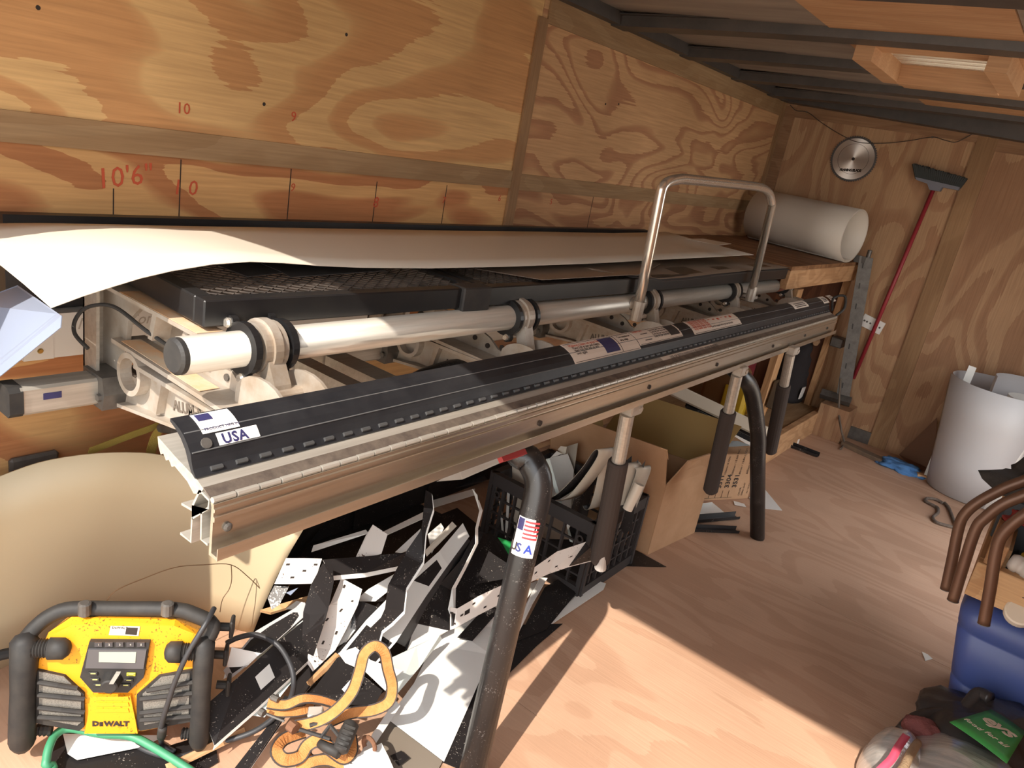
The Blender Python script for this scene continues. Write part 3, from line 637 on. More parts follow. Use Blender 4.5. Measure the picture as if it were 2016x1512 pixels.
rows = [[p, V((p.x-.12, p.y, zt_(p))), V((p.x-.35, p.y, zt_(p)))] for p in fr]
MB().loft(rows, .0012).build('brown_sheet', BRN, None, True, label='wavy brown sheet drooping over the edge of the far mesh tray', cat='metal sheet')
rows = [[V((p.x+.004, p.y+.02, p.z-.008)), V((p.x-.12, p.y+.02, zt_(p)-.003)), V((p.x-.3, p.y+.02, zt_(p)-.003))] for p in fr[1:]]
MB().loft(rows, .0012).build('charcoal_sheet', DGR, None, True, label='dark sheet directly beneath the wavy brown sheet', cat='metal sheet')
MB().box((.012, -3.43, 1.012), (.04, -.72, 1.045)).build('black_trim_strip', BLK, None, label='long black trim strip along the plywood wall behind the off-white sheet', cat='trim strip')
a = Z(1.058, (1385, 470), (1440, 480), (1413, 483), (1350, 470)); flat('sheet_offcut', 'small pale offcut on the wooden shelf beside the off-white sheet', 'offcut', a, SHT)
# blue-white bent trim leaning at the left
p1, p2 = P(35, 562, y=-3.45), P(122, 622, y=-3.50); e1, e2 = P(-60, 598, y=-3.52), P(-70, 778, y=-3.58)
lp2 = p2+V((.010, -.006, -.016))
MB().loft([[p1, p2-(p2-p1)*.06, p2, lp2], [e1, e2-(e2-e1)*.06, e2, e2+(lp2-p2)]], .0014).build('bent_trim', BLUE_T, None, label='pale blue bent trim leaning down at the left edge, under the sheet', cat='trim strip')
# white boxed fascia and black strip on the wall below the sheet
w_ = empty('fascia_channel', V((.06, -2.9, .765)), 'long white boxed fascia channel against the wall with pencil writing', 'fascia')
MB().box((.001, -3.425, .768), (.12, -2.35, .862)).build('channel_body', WHT, w_); MB().box((.002, -3.431, .767), (.1215, -3.375, .863)).build('end_cap', WHT, w_)
MB().lathe((.1215, -3.40, .786), (1, 0, 0), [(0, .006), (.003, .004)], 10).build('screw_head', mat('brass', (190, 160, 90), .35, .9), w_)
text('pencil_note', 'Mc x - Comp', .035, (.1205, -3.33, .825), (0, 1, 0), (0, 0, 1), mat('faint_pencil', (180, 172, 160), .8), w_, .0002, shear=.3)
MB().box((.001, -3.445, .864), (.085, -2.9, .985)).build('black_fascia', DGR, None, label='black folded fascia lying on top of the white boxed channel', cat='fascia')
# yellow strap behind the beige sheet
root = empty('yellow_strap', P(250, 868, x=.10), 'olive yellow webbing strap hooked behind the beige sheet', 'strap')
YEL = mat('olive_webbing', (150, 128, 56), .8, bump=.4, bscale=400)
pp = [P(u, v, x=.10) for u, v in ((172, 897), (215, 880), (262, 862), (300, 848), (340, 828))]; MB().loft([[p, p+V((.0, .004, .018))] for p in smooth_path(pp, 4)], .002).build('strap_band', YEL, root)
pp = [P(u, v, x=.13) for u, v in ((285, 905), (290, 880), (302, 850), (325, 828), (350, 815))]; MB().loft([[p, p+V((.0, .024, .0))] for p in smooth_path(pp, 4)], .002).build('strap_band', YEL, root)
MB().tube([P(318, 842, x=.14), P(345, 845, x=.2)], .012, 10).build('strap_buckle', STEEL, root)
q = P(70, 905, x=.02); MB().obox(q+V((-.009, 0, -.012)), V((.009, 0, 0)), V((0, .05, 0)), V((0, 0, .022)), 0, .006).build('grey_bracket', STEEL, None, label='grey metal bracket on the wall peeping over the beige sheet', cat='bracket')

# ---------------------------------------------------------------- wooden shelf with the coil roll at the far end
ZS = 1.022
sA, sB = P(1560, 525, z=ZS), P(1688, 516, z=ZS)
shelf = empty('wooden_shelf', V((.4, .0, 0)), 'rough wooden shelf of boards and studs at the far end of the brake', 'shelf')
yb = YF-.014
MB().extrude([(.013, sA.y-.02, ZS-.018), (sA.x, sA.y, ZS-.018), (sB.x, yb, ZS-.018), (.013, yb, ZS-.018)], (0, 0, .018)).build('shelf_top', plywood('shelf_plywood', (150, 112, 80), (128, 92, 62), (1, 0, 0), 4, 2, 7.1), shelf)
def board(p, q, w, t, m, name='board'):
    p, q = V(p), V(q); d = q-p; s_ = d.normalized(); o = V((0, 0, 1)) if abs(s_.z) < .9 else V((1, 0, 0)); side = s_.cross(o).normalized(); o = side.cross(s_)
    return MB().obox((p+q)/2, d/2, side*t/2, o*w/2, 0, .002).build(name, m, shelf)
board((sA.x-.02, sA.y+.01, ZS-.065), (sB.x-.02, yb-.01, ZS-.065), .09, .036, PINEY, 'front_board')
for u, v, w in ((1522, 740, .085), (1611, 740, .04)):
    p = P(u, v, x=.665); board((.655, p.y, 0.0), (.655, p.y, ZS-.12), .036, w, PINEZ, 'post')
board((.745, -.55, .0675), (.752, yb-.02, .0675), .135, .036, PINEY, 'floor_board')
for y in (-.5, .1, .62): board((.02, y, ZS-.065), (.60, y, ZS-.065), .09, .036, PINE, 'joist')
MB().box((.765, .52, 0), (.93, YF-.013, .20)).build('corner_ledge', PLYF[1], None, label='low plywood ledge in the far corner under a grey tube', cat='ledge')
MB().box((.013, -.48, .10), (.72, yb-.02, .118)).build('bottom_panel', BAT, shelf)
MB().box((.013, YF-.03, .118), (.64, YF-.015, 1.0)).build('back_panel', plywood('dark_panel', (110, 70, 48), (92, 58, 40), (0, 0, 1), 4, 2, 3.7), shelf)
# coil roll
ce_, r0 = V((.685, .385, ZS+.147)), .145
ax = V((-.977, .19, 0)).normalized(); ln = .60
roll = empty('coil_roll', V((ce_.x, ce_.y, ZS)), 'large roll of off-white metal coil lying on the wooden shelf', 'coil')
u_ = V((0, 0, 1)); w_ = ax.cross(u_)
sp = []
for i in range(100):
    a = i/99*2*math.pi*3.1-1.9; r = r0-.012*i/99; sp.append(ce_+r*(math.cos(a)*w_+math.sin(a)*u_))
MB().loft([[p, p+ax*ln*.33, p+ax*ln*.66, p+ax*ln] for p in sp], .0022).build('coil_body', mat('roll_paint', (196, 187, 174), .5), roll, True)
tl = [ce_+r0*(math.cos(a)*w_+math.sin(a)*u_)+V((0, 0, .002)) for a in (-1.9, -1.7, -1.57)]
# steel stud leaning in the corner
T0, T1 = P(1706, 506, y=.60), P(1660, 778, y=.60); d = (T1-T0).normalized(); sx_ = V((1, .25, 0)).normalized(); nz = V((-.25, 1, 0)).normalized()
stud = empty('steel_stud', T1, 'tall galvanised slotted steel channel hooked on the end of the wooden shelf', 'steel channel')
m = MB(); prof = [(-.036, .03), (-.036, 0), (.036, 0), (.036, .03), (.033, .03), (.033, .003), (-.033, .003), (-.033, .03)]
m.extrude([T0+sx_*a+nz*b for a, b in prof], T1-T0); m.build('channel', STEEL, stud)
for i in range(7):
    c = T0+(T1-T0)*(.06+.145*i)-nz*.0006; MB().obox(c-sx_*.012, sx_*.003, d*.016, nz*.0008).build('slot', BLKR, stud)
MB().obox(T0+V((-.03, 0, -.02)), V((.03, 0, 0)), V((0, .006, 0)), V((0, 0, .02))).build('hook_plate', STEEL, stud)
MB().lathe(T0+V((.01, -.01, .03)), (0, 0, 1), [(-.03, .012), (0.01, .012), (.012, .008)], 12).build('bolt', STEEL, stud)
# plate on the front wall, conduit stubs
pl = empty('outlet_plate', P(1717, 638, y=YF), 'small white metal plate with screws on the far plywood wall behind the broom', 'plate')
c = P(1717, 638, y=YF-.004); MB().obox(c, V((.062, 0, -.012)), V((0, .004, 0)), V((.007, 0, .036)), 0, .0015).build('plate_body', WHT, pl)
for dx in (-.045, -.03, -.01, .045): MB().lathe(c+V((dx, -.004, -.012*dx/.062)), (0, -1, 0), [(0, .006), (.002, .005)], 8).build('screw_head', STEEL, pl)
c = P(1640, 778, y=.60); MB().tube([V((.73, c.y, .235)), V((.90, c.y+.02, .235))], .030, 4).build('tube_offcut', STEEL, None, label='grey square tube offcut lying on the low plywood ledge', cat='tube')
c = P(1650, 678, y=.58); MB().obox(V((c.x-.02, .66, c.z)), V((.035, 0, 0)), V((0, .045, 0)), V((0, 0, .028)), 0, .005).build('junction_box', STEEL, None, label='pale grey box on the far wall behind the end of the brake', cat='box')

# ---------------------------------------------------------------- saw blade, broom and wire on the far wall
c = P(1680, 313, y=YF-.004); R0 = .126
BLADE = mat('brushed_blade', (206, 198, 190), .38, .85); b_ = BLADE.node_tree.nodes['Principled BSDF']; tn_ = BLADE.node_tree.nodes.new('ShaderNodeTangent'); tn_.direction_type = 'RADIAL'; tn_.axis = 'Y'
b_.inputs['Anisotropic'].default_value = .85; BLADE.node_tree.links.new(tn_.outputs[0], b_.inputs['Tangent'])
saw = empty('saw_blade', V((c.x, YF, c.z-R0)), 'round circular saw blade hung on the far plywood wall', 'saw blade')
vs = []; n = 60
for i in range(n):
    a = 2*math.pi*i/n; a2 = a+2*math.pi*.55/n
    vs += [c+V((math.cos(a)*R0*1.02, 0, math.sin(a)*R0*1.02)), c+V((math.cos(a2)*R0*.965, 0, math.sin(a2)*R0*.965))]
MB().extrude(vs, (0, -.0022, 0)).build('toothed_rim', mat('dark_rim', (84, 80, 78), .5, .5), saw)
MB().lathe(c+V((0, -.0022, 0)), (0, -1, 0), [(0, R0*.90), (.0008, R0*.90)], 60).build('blade_disc', BLADE, saw)
MB().ring(c+V((0, -.0032, 0)), (0, -1, 0), R0*.655, R0*.667, .0006, 48).build('printed_ring', INK, saw)
MB().lathe(c+V((0, -.003, 0)), (0, -1, 0), [(0, .009), (.003, .008)], 14).build('centre_bolt', INK, saw)
text('print', 'FRAMING BLADE', .019, c+V((-.054, -.0036, -R0*.60)), (1, 0, .12), (0, 0, 1), INK, saw, .0002, spacing=.78, bold=.0012)
yw = YF-.02
br = empty('broom', P(1685, 730, y=yw), 'push broom with a red handle hung head up on the far wall', 'broom')
a, b_ = P(1838, 372, y=yw), P(1680, 745, y=yw); MB().tube([a, b_], .011, 14).build('red_handle', mat('red_handle_paint', (146, 44, 52), .45), br, True)
h = Z; q = [P(u, v, y=yw-.012) for u, v in ((1803, 349), (1891, 369), (1887, 375), (1856, 369), (1851, 377), (1831, 374), (1827, 362), (1806, 355))]
MB().prism(q, .05).build('broom_block', mat('broom_grey', (110, 112, 122), .6), br)
m = MB(); n = 26
for i in range(n):
    for k in range(3):
        t = (i+.5)/n; p0 = q[0].lerp(q[1], t)+V((0, -.018+.018*k, 0)); tip = P(1798, 322, y=yw-.012).lerp(P(1905, 352, y=yw-.012), t)+V((0, -.024+.024*k, 0))
        m.tube([p0-(tip-p0)*.1, p0.lerp(tip, .5), tip+V((0, 0, random.uniform(-.004, .004)))], [.006, .0075, .007], 5)
m.build('bristles', mat('dark_bristle', (52, 56, 56), .9), br, kind='stuff')
MB().tube(smooth_path([P(u, v, y=YF-.012) for u, v in ((1556, 207), (1568, 218), (1590, 221), (1618, 242), (1655, 265), (1690, 280), (1740, 282), (1790, 277), (1835, 270), (1860, 276), (1880, 280), (1900, 272), (1917, 262))], 5), .0022, 6).build('wall_wire', mat('brown_wire', (66, 56, 50), .6), None, label='thin brown wire looped across the top of the far wall', cat='wire')
for u, v in ((1589, 221), (1836, 270)): MB().lathe(P(u, v, y=YF), (0, -1, 0), [(0, .006), (.014, .004)], 8).build('staple', STEEL, wf)
MB().tube(smooth_path([P(1655, 745, y=.56), P(1652, 790, y=.56), P(1652, 820, y=.52), P(1657, 850, y=.45), P(1662, 872, z=.012), P(1655, 884, z=.010)], 6), .006, 8).build('hanging_rope', mat('braided_cord', (104, 92, 80), .9, bump=.6, bscale=200), None, label='thin braided rope hanging from the steel channel to the floor', cat='rope')

# ---------------------------------------------------------------- things stored under the shelf
c = P(1573, 745, x=.55)
bag = empty('tool_bag', V((.55, c.y, .118)), 'black lumpy tool bag with a tan handle under the wooden shelf', 'tool bag')
m = MB(); vs = []; NU, NV = 16, 10
for j in range(NV+1):
    t = j/NV
    for i in range(NU):
        a = 2*math.pi*i/NU; r = 1-.35*t*t+.30*noise.noise(V((i*.6, j*.55, 3)))
        x = math.copysign(abs(math.cos(a))**.8, math.cos(a))*.10*r; y = math.copysign(abs(math.sin(a))**.8, math.sin(a))*.19*r
        vs.append(V((.52+x, c.y+y, .118+.37*t*(1+.05*noise.noise(V((i, 1, 8)))))))
fs = [(j*NU+i, j*NU+(i+1) % NU, (j+1)*NU+(i+1) % NU, (j+1)*NU+i) for j in range(NV) for i in range(NU)]+[tuple(range(NU-1, -1, -1)), tuple(range(NV*NU, NV*NU+NU))]
m.add(vs, fs).build('bag_body', mat('black_canvas', (38, 33, 34), .9, bump=.5, bscale=90), bag, True)
MB().tube([V((.60, c.y-.08, .50)), V((.60, c.y-.03, .515)), V((.60, c.y+.04, .51))], .016, 10).build('tan_handle', CARD, bag)
MB().obox(V((.618, c.y-.10, .19)), V((.003, 0, 0)), V((0, .03, 0)), V((0, .008, .035))).build('white_tag', LABELW, bag)
MB().tube([V((.62, c.y+.02, .22)), V((.70, c.y+.11, .175)), V((.745, c.y+.26, .145)), V((.755, c.y+.29, .12))], .005, 6).build('white_cable', WHT, None, label='thin white cable running out of the tool bag over the floor board', cat='cable')
def crate_(name, label, cat, u, v, x, hx, hy, hz, m, z0=.118):
    c = P(u, v, x=x); return MB().obox(V((x-hx, c.y, z0+hz)), V((hx, 0, 0)), V((0, hy, 0)), V((0, 0, hz)), 0, min(hx, hy, hz)*.25).build(name, m, None, label=label, cat=cat)
crate_('yellow_case', 'yellow plastic case low under the wooden shelf', 'case', 1471, 808, .52, .07, .09, .09, mat('yellow_plastic', (196, 160, 36), .5))
crate_('brown_sack', 'brown sack slumped above the yellow case', 'sack', 1452, 790, .44, .09, .13, .12, mat('brown_sacking', (112, 78, 44), .9))
crate_('red_case', 'dark red case at the back under the shelf', 'case', 1470, 745, .42, .08, .12, .17, mat('dark_red_plastic', (110, 36, 40), .5), .22)
c = P(1507, 808, x=.62); MB().obox(V((.61, c.y, .23)), V((.012, 0, 0)), V((0, .028, 0)), V((0, .03, .11)), 0, .003).build('orange_level', mat('orange_plastic', (214, 140, 50), .5), None, label='orange tool standing beside the far handle under the shelf', cat='tool')
c = P(1515, 760, x=.66); MB().obox(V((.70, c.y, .36)), V((.02, 0, 0)), V((0, .035, 0)), V((0, .01, .07)), 0, .006).build('hanging_tool', mat('dark_olive_tool', (92, 76, 58), .7), None, label='brown tool hung on the stud behind the far handle', cat='tool')
# ---------------------------------------------------------------- big beige sheet standing by the wall
top = [P(-130, 985, z=.47), P(0, 930, z=.50), P(100, 905, z=.53), P(220, 891, z=.54), P(330, 898, z=.52), P(450, 938, z=.47), P(540, 985, z=.42), P(606, 1028, z=.38)]
bot = [V((.12, -3.64, .0)), V((.085, -3.56, .0)), V((.065, -3.47, .0)), V((.058, -3.36, .0)), V((.062, -3.26, .0)), V((.10, -3.14, .0)), V((.19, -3.05, .0)), V((.31, -2.975, .0))]
rows = []
for a, b in zip(top, bot):
    a.x = max(a.x, .075); rows.append([b.lerp(a, t)+V((-.012*math.sin(math.pi*t), .0, 0)) for t in (0, .25, .5, .75, 1)])
cols = [smooth_path([r[j] for r in rows], 4) for j in range(5)]
MB().loft([list(c) for c in cols], .0035).build('curved_sheet', BEIGE, None, True, label='large curved beige metal sheet standing behind the radio', cat='metal sheet')

# ---------------------------------------------------------------- site radio
RA, RB = V((.354, -3.544, .0)), V((.585, -3.281, .0)); R1 = (RB-RA).normalized(); RO = V((R1.y, -R1.x, 0)); RU = V((0, 0, 1))
def RP(zx, zy, off=0.):                                          # point on a plane parallel to the radio's front
    u, v = zx*480/2016, 1150+zy*480/2016; d = ray(u, v); o = RA+RO*off; t = (o-CAM).dot(RO)/d.dot(RO); return CAM+d*t
radio = empty('site_radio', V((.47, -3.41, .03)), 'yellow and black jobsite radio with a rubber roll cage on the floor', 'radio')
YELLOW = speckle('yellow_plastic_shell', (228, 154, 30), (120, 84, 30), .66, 220, .42)
GRILL = mat('grey_speaker_mesh', (140, 134, 124), .7, .2, rgb2=(96, 92, 86), vscale=420)
m = MB(); q = [RP(*p, -.012) for p in ((286, 660), (400, 400), (590, 272), (1450, 290), (1655, 390), (1650, 1120), (1180, 1215), (690, 1215), (296, 1130))]
q2 = [RP(*p, .004) for p in ((312, 655), (420, 425), (600, 335), (1440, 345), (1630, 420), (1625, 1105), (1170, 1200), (700, 1200), (315, 1115))]
m.add(q+q2+[p-RO*.11-RU*.045 for p in q], [tuple(range(9, 18))]+[(i, (i+1) % 9, 9+(i+1) % 9, 9+i) for i in range(9)]+[(18+i, 18+(i+1) % 9, (i+1) % 9, i) for i in range(9)]+[tuple(range(26, 17, -1))])
m.build('shell', YELLOW, radio)
MB().extrude([RP(*p, .004) for p in ((760, 900), (1090, 900), (1130, 1090), (1150, 1205), (710, 1205), (735, 1090))], RO*.010).build('front_bib', YELLOW, radio)
for i in range(3): MB().extrude([RP(*p, .014) for p in ((800, 925+i*50), (1060, 925+i*50), (1070, 955+i*50), (790, 955+i*50))], RO*.002).build('bib_rib', YELLOW, radio)
text('brand_lettering', 'D', .0165, RP(762, 1172, .0148), R1, RU, INK, radio, .0006, bold=.0009); text('brand_lettering', 'E', .0125, RP(822, 1172, .0148), R1, RU, INK, radio, .0006, bold=.0008)
text('brand_lettering', 'WALT', .0165, RP(862, 1172, .0148), R1, RU, INK, radio, .0006, bold=.0009)
pnl = MB().extrude([RP(*p, .002) for p in ((755, 445), (1250, 450), (1200, 740), (1072, 862), (788, 862), (678, 735))], RO*.012).build('control_panel', BLKR, radio)
MB().extrude([RP(*p, .014) for p in ((735, 530), (1215, 535), (1190, 690), (710, 685))], RO*.004).build('screen_bezel', mat('bezel_grey', (82, 80, 82), .4), radio)
MB().extrude([RP(*p, .018) for p in ((820, 560), (1128, 560), (1120, 648), (818, 642))], RO*.0012).build('lcd_screen', mat('lcd_grey_green', (158, 164, 150), .25), radio)
for i, ch_ in enumerate('12345'):
    b_ = MB().extrude([RP(785+i*88+a, 478+b, .014) for a, b in ((0, 0), (62, 0), (62, 34), (0, 34))], RO*.003).build('preset_button', mat('button_grey', (62, 60, 62), .5), radio)
    text('button_number', ch_, .006, RP(808+i*88, 508, .0176), R1, RU, LABEL, b_, .0002)
MB().lathe(RP(930, 785, .014), RO, [(0, .019), (.014, .017), (.022, .016), (.024, .013)], 20).build('tuning_knob', BLKR, radio)
MB().obox(RP(950, 775, .040), R1*.004, RO*.003, (RU*.9+R1*.4).normalized()*.014).build('knob_grip', mat('knob_clear', (150, 146, 138), .3), radio)
for i, (zx, zy) in enumerate(((1085, 745), (1065, 795), (1040, 836), (770, 740), (785, 790), (812, 834))):
    MB().obox(RP(zx, zy, .0155), R1*.0085, RO*.0018, RU*.0038, 0, .0008).build('function_button', mat('olive_button', (150, 150, 50), .5) if i == 0 else BLKR, radio)
    MB().obox(RP(zx, zy, .0178), R1*.0045, RO*.0004, RU*.0010).build('button_print', mat('button_print', (186, 180, 110), .6), radio)
lab = MB().extrude([RP(*p, .0045) for p in ((915, 345), (1158, 350), (1146, 428), (900, 420))], RO*.0006).build('rating_label', mat('label_grey', (190, 184, 176), .6), radio)
text('print', 'DeWALT', .007, RP(925, 368, .0056), R1, RU, INK, lab, .0001)
MB().extrude([RP(*p, .0052) for p in ((1045, 358), (1140, 362), (1130, 420), (1035, 414))], RO*.0004).build('print', INK, lab)
for side in (0, 1):
    o_ = ((302, 688), (545, 742), (705, 890), (705, 1160), (665, 1192), (300, 1128)) if not side else ((1138, 900), (1318, 742), (1606, 690), (1590, 1118), (1165, 1192), (1138, 1160))
    i_ = ((325, 720), (530, 762), (672, 900), (672, 1140), (640, 1165), (325, 1108)) if not side else ((1180, 905), (1335, 765), (1570, 735), (1560, 1095), (1195, 1160))
    gp = MB().extrude([RP(*p, .003) for p in o_], RO*.007).build('speaker_frame', BLKR, radio)
    MB().extrude([RP(*p, .0102) for p in i_], RO*.0015).build('speaker_mesh', GRILL, gp)
    for k, (y0, y1, xa, xb) in enumerate(((800, 860, 315, 640), (905, 950, 315, 700), (1010, 1060, 315, 700), (1090, 1118, 315, 690)) if not side else ((800, 880, 1600, 1215), (890, 950, 1600, 1160), (1000, 1065, 1598, 1160), (1082, 1125, 1596, 1160))):
        MB().tube([RP(xa, y0+10, .016), RP((xa+xb)/2, (y0+y1)/2+6, .019), RP(xb, y1, .016)], .0048, 8).build('grille_bar', BLKR, gp)
for xs, ys, r in (((205, 190, 182), (470, 900, 1330), .024), ((1690, 1665, 1645), (490, 900, 1325), .0195)):
    MB().tube([RP(xs[0], ys[0]-45, .0), RP(xs[0], ys[0], .008), RP((xs[0]+xs[1])/2, (ys[0]+ys[1])/2, .014), RP(xs[1], ys[1], .016), RP((xs[1]+xs[2])/2, (ys[1]+ys[2])/2, .014), RP(xs[2], ys[2]-30, .008), RP(xs[2], ys[2]+15, .004)], [r*.75, r*1.05, r, r*.92, r, r*1.02, r*.7], 10).build('cage_bar', BLKR, radio, True)
    MB().tube([RP(xs[0], ys[0], -.15), RP(xs[1], ys[1], -.17), RP(xs[2], ys[2]-40, -.15)], r*.8, 10).build('cage_bar', BLKR, radio, True)
MB().tube(smooth_path([RP(200, 470, .0), RP(290, 360, -.01), RP(420, 260, -.02), RP(600, 205, -.025), RP(1000, 205, -.03), RP(1430, 210, -.025), RP(1600, 250, -.02), RP(1760, 340, -.012), RP(1700, 480, 0)], 4), [.015]*33, 10).build('carry_handle', BLKR, radio, True)
for zx, zy in ((700, 205), (1385, 205)): MB().lathe(RP(zx, zy-30, -.012), RU, [(-.02, .012), (.004, .012), (.006, .008)], 12).build('handle_screw', STEEL, radio)
for a, b, d in ((585, 265, 1), (1362, 1622, 0)):
    y_ = 530 if d else 558; p0, p1 = RP(a if d else a, y_, .012), RP(b, y_, .012); ax_ = (p1-p0); n = 9
    MB().tube([p0, p0+ax_*.04, p0+ax_*.16, p0+ax_*.55], [.006, .014, .021, .0215], 14).build('bumper_knob', BLKR, radio, True)
    MB().tube([p0+ax_*(.54+.46*i/12) for i in range(13)], [.0185 if i % 2 else .0155 for i in range(13)], 14).build('ribbed_sleeve', BLKR, radio)
for a, b in ((290, 430), (1500, 1600)): MB().tube([RP(a+(b-a)*i/8, 1205+ (30 if a > 1000 else 0), -.01) for i in range(9)], [.013 if i % 2 else .010 for i in range(9)], 10).build('ribbed_foot', BLKR, radio)
for zx, zy, l_ in ((1800, 350, 110), (1760, 580, 100), (1790, 830, 90)):
    pg = MB().tube([RP(zx, zy, -.05), RP(zx+l_, zy+5, -.05)], .009, 10).build('cord_peg', BLKR, radio)
    MB().obox(RP(zx+l_+10, zy+2, -.05), R1*.004, RO*.016, RU*.021, 0, .003).build('peg_plate', BLKR, radio)
CORD = mat('black_cord', (48, 48, 50), .5)
def PW(*uvz): return [P(u, v, z=z) for u, v, z in uvz]
MB().tube(smooth_path([RP(1770, 200, -.03), RP(1700, 330, .01), RP(1560, 560, .03), RP(1450, 800, .035), RP(1400, 950, .035), RP(1345, 1130, .03), RP(1330, 1260, .015)]+PW((322, 1468, .02), (345, 1480, .015)), 5), .0055, 8).build('power_cord', CORD, radio, True)
MB().tube(smooth_path([RP(1345, 1180, .026), RP(1335, 1260, .015)], 3), .009, 10).build('cord_plug', BLKR, radio, True)
MB().tube(smooth_path(PW((446, 1266, .16), (470, 1255, .175), (505, 1250, .19), (545, 1268, .19), (570, 1305, .16), (578, 1340, .13), (572, 1375, .09), (545, 1408, .06), (500, 1440, .04), (430, 1464, .02), (350, 1490, .012), (290, 1478, .010), (255, 1455, .008)), 5), .0062, 8).build('black_cable', CORD, None, True, label='black cable looping from the radio over the scrap pile', cat='cable')
MB().tube(smooth_path([V((.86, -3.95, .012)), P(84, 1560, z=.012)]+PW((90, 1505, .03), (97, 1470, .045), (112, 1444, .05), (140, 1434, .05), (200, 1445, .048), (255, 1449, .045), (300, 1470, .04), (372, 1515, .03), (420, 1550, .012)), 6), .0085, 10).build('green_hose', mat('green_hose', (58, 128, 92), .5), None, True, label='thin green hose in front of the yellow radio', cat='hose')
wp = [P(u, v, x=.32) for u, v in ((205, 1195), (225, 1165), (285, 1138), (345, 1117), (400, 1112), (455, 1112), (490, 1137), (520, 1165), (545, 1170), (570, 1152), (597, 1124))]
m = MB().tube(smooth_path(wp, 5), .0011, 5); m.tube(smooth_path([P(u, v, x=.325) for u, v in ((455, 1112), (456, 1140), (451, 1160), (438, 1180), (433, 1205))], 5), .0011, 5)
m.build('loose_wire', mat('copper_wire', (104, 78, 54), .5, .4), None, label='thin springy wire curling in front of the beige sheet', cat='wire')
# bits under and beside the radio
flat('paper_scrap', 'white offcut under the front of the radio', 'offcut', PW((124, 1445, .014), (330, 1448, .014), (271, 1472, .014), (152, 1496, .012), (133, 1484, .012)), WHT)
flat('black_offcut', 'black sheet flat on the floor under the radio and the green hose', 'offcut', PW((86, 1478, .004), (120, 1440, .004), (330, 1470, .004), (420, 1440, .004), (430, 1500, .004), (330, 1560, .004), (110, 1560, .004)), BLKC)
m = MB(); a = PW((330, 1512, .022), (480, 1440, .022)); m.tube(a, .012, 4); m.build('wood_offcut', PINEY, None, label='dark wood stick on the floor beside the black cable', cat='offcut')
MB().tube(smooth_path([P(-40, 1305, z=.10), P(0, 1290, z=.11), P(38, 1282, z=.12)], 4), .012, 10).build('black_bar', BLKR, None, label='black bar poking in from the left behind the radio', cat='bar')

# ---------------------------------------------------------------- scrap pile under the brake
def scrap(label, pts, mf=None, mb=None, name='metal_offcut', th=.0012, cat='offcut', group='sheet metal scraps under the brake'):
    return flat(name, label, cat, PW(*pts), mf or WHT, th, mb or mf or WHT, group)
def bent(label, ra, rb, mf, mb, name='bent_strip', th=.0012, flange=None, holes=0, hm=None):
    A, Bq = PW(*ra), PW(*rb); rows = [[a, b] for a, b in zip(A, Bq)]
    n = len(rows); k_ = n//2-1 if n > 2 else 0
    nn = (rows[k_+1][0]-rows[k_][0]).cross(rows[k_][1]-rows[k_][0])
    if nn.dot(CAM-rows[k_][0]) < 0: mf, mb = mb, mf
    if flange:                                                   # a narrow lip folded along edge B
        rows = [[r[0], r[1], r[1]+V(flange)] for r in rows]
        vs = MB().loft(rows, th, 0, 1)
    else: vs = MB().loft(rows, th, 0, 1)
    if not flange:
        o = vs.build(name, [mf, mb], None, label=label, cat='offcut', group='sheet metal scraps under the brake')
    else:
        root = vs; vs2 = MB().loft([[r[0], r[1]] for r in rows], th, 0, 1)
        o = vs2.build(name, [mf, mb], None, label=label, cat='offcut', group='sheet metal scraps under the brake')
        MB().loft([[r[1], r[2]] for r in rows], th).build('white_lip', WHT, o, label='white folded lip')
    for k in range(holes):                                       # punched slots
        t = (k+.5)/holes*(n-1); i = min(int(t), n-2); f = t-i; s_ = (.25, .75, .5)[k % 3]
        a = A[i].lerp(A[i+1], f); b = Bq[i].lerp(Bq[i+1], f); c = a.lerp(b, s_); d1 = (A[i+1]-A[i]).normalized(); d2 = (b-a).normalized(); nn = d1.cross(d2).normalized()
        if nn.dot(CAM-c) < 0: nn = -nn
        MB().obox(c+nn*.0012, d1*.0045, d2*.0025, nn*.0006).build('slot', INK, o)
    return o
# backdrop of black offcuts against the wall
for i, (lab, pts) in enumerate((('black sheet leaning on the wall behind the scrap pile, left part', ((560, 1110), (600, 1010), (720, 985), (735, 1085), (640, 1120))), ('black sheet leaning on the wall behind the scrap pile, middle part', ((690, 1100), (700, 990), (860, 935), (880, 1010), (850, 1100))), ('black sheet leaning on the wall behind the milk crate', ((830, 1040), (850, 930), (1000, 890), (1010, 960), (980, 1040))))):
    flat('black_offcut', lab, 'offcut', [P(u, v, x=.05+.012*i) for u, v in pts], BLKC, .0015)
flat('black_offcut', 'very large black sheet added to darken the floor back to the wall under the pile', 'offcut', [V((.03, -2.95, .002)), V((.33, -2.98, .002)), V((.60, -2.62, .002)), V((.62, -2.16, .002)), V((.30, -2.06, .002)), V((.03, -2.10, .002))], BLKC)  # added sheet: darkens the bare plywood that showed at the back of the pile
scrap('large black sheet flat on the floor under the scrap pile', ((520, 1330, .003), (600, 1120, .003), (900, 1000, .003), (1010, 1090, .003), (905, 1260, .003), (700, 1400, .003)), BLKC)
scrap('grey-brown sheet on the floor at the front of the pile', ((700, 1520, .005), (735, 1440, .006), (777, 1400, .008), (872, 1497, .006), (850, 1540, .005)), mat('grey_brown_back', (118, 108, 96), .6), BRN)
scrap('black sheet on the floor beside the near stand leg', ((1108, 1228, .004), (1056, 1272, .004), (1003, 1325, .004), (905, 1515, .004), (870, 1500, .004), (960, 1300, .006), (1030, 1230, .008)), BLKC)
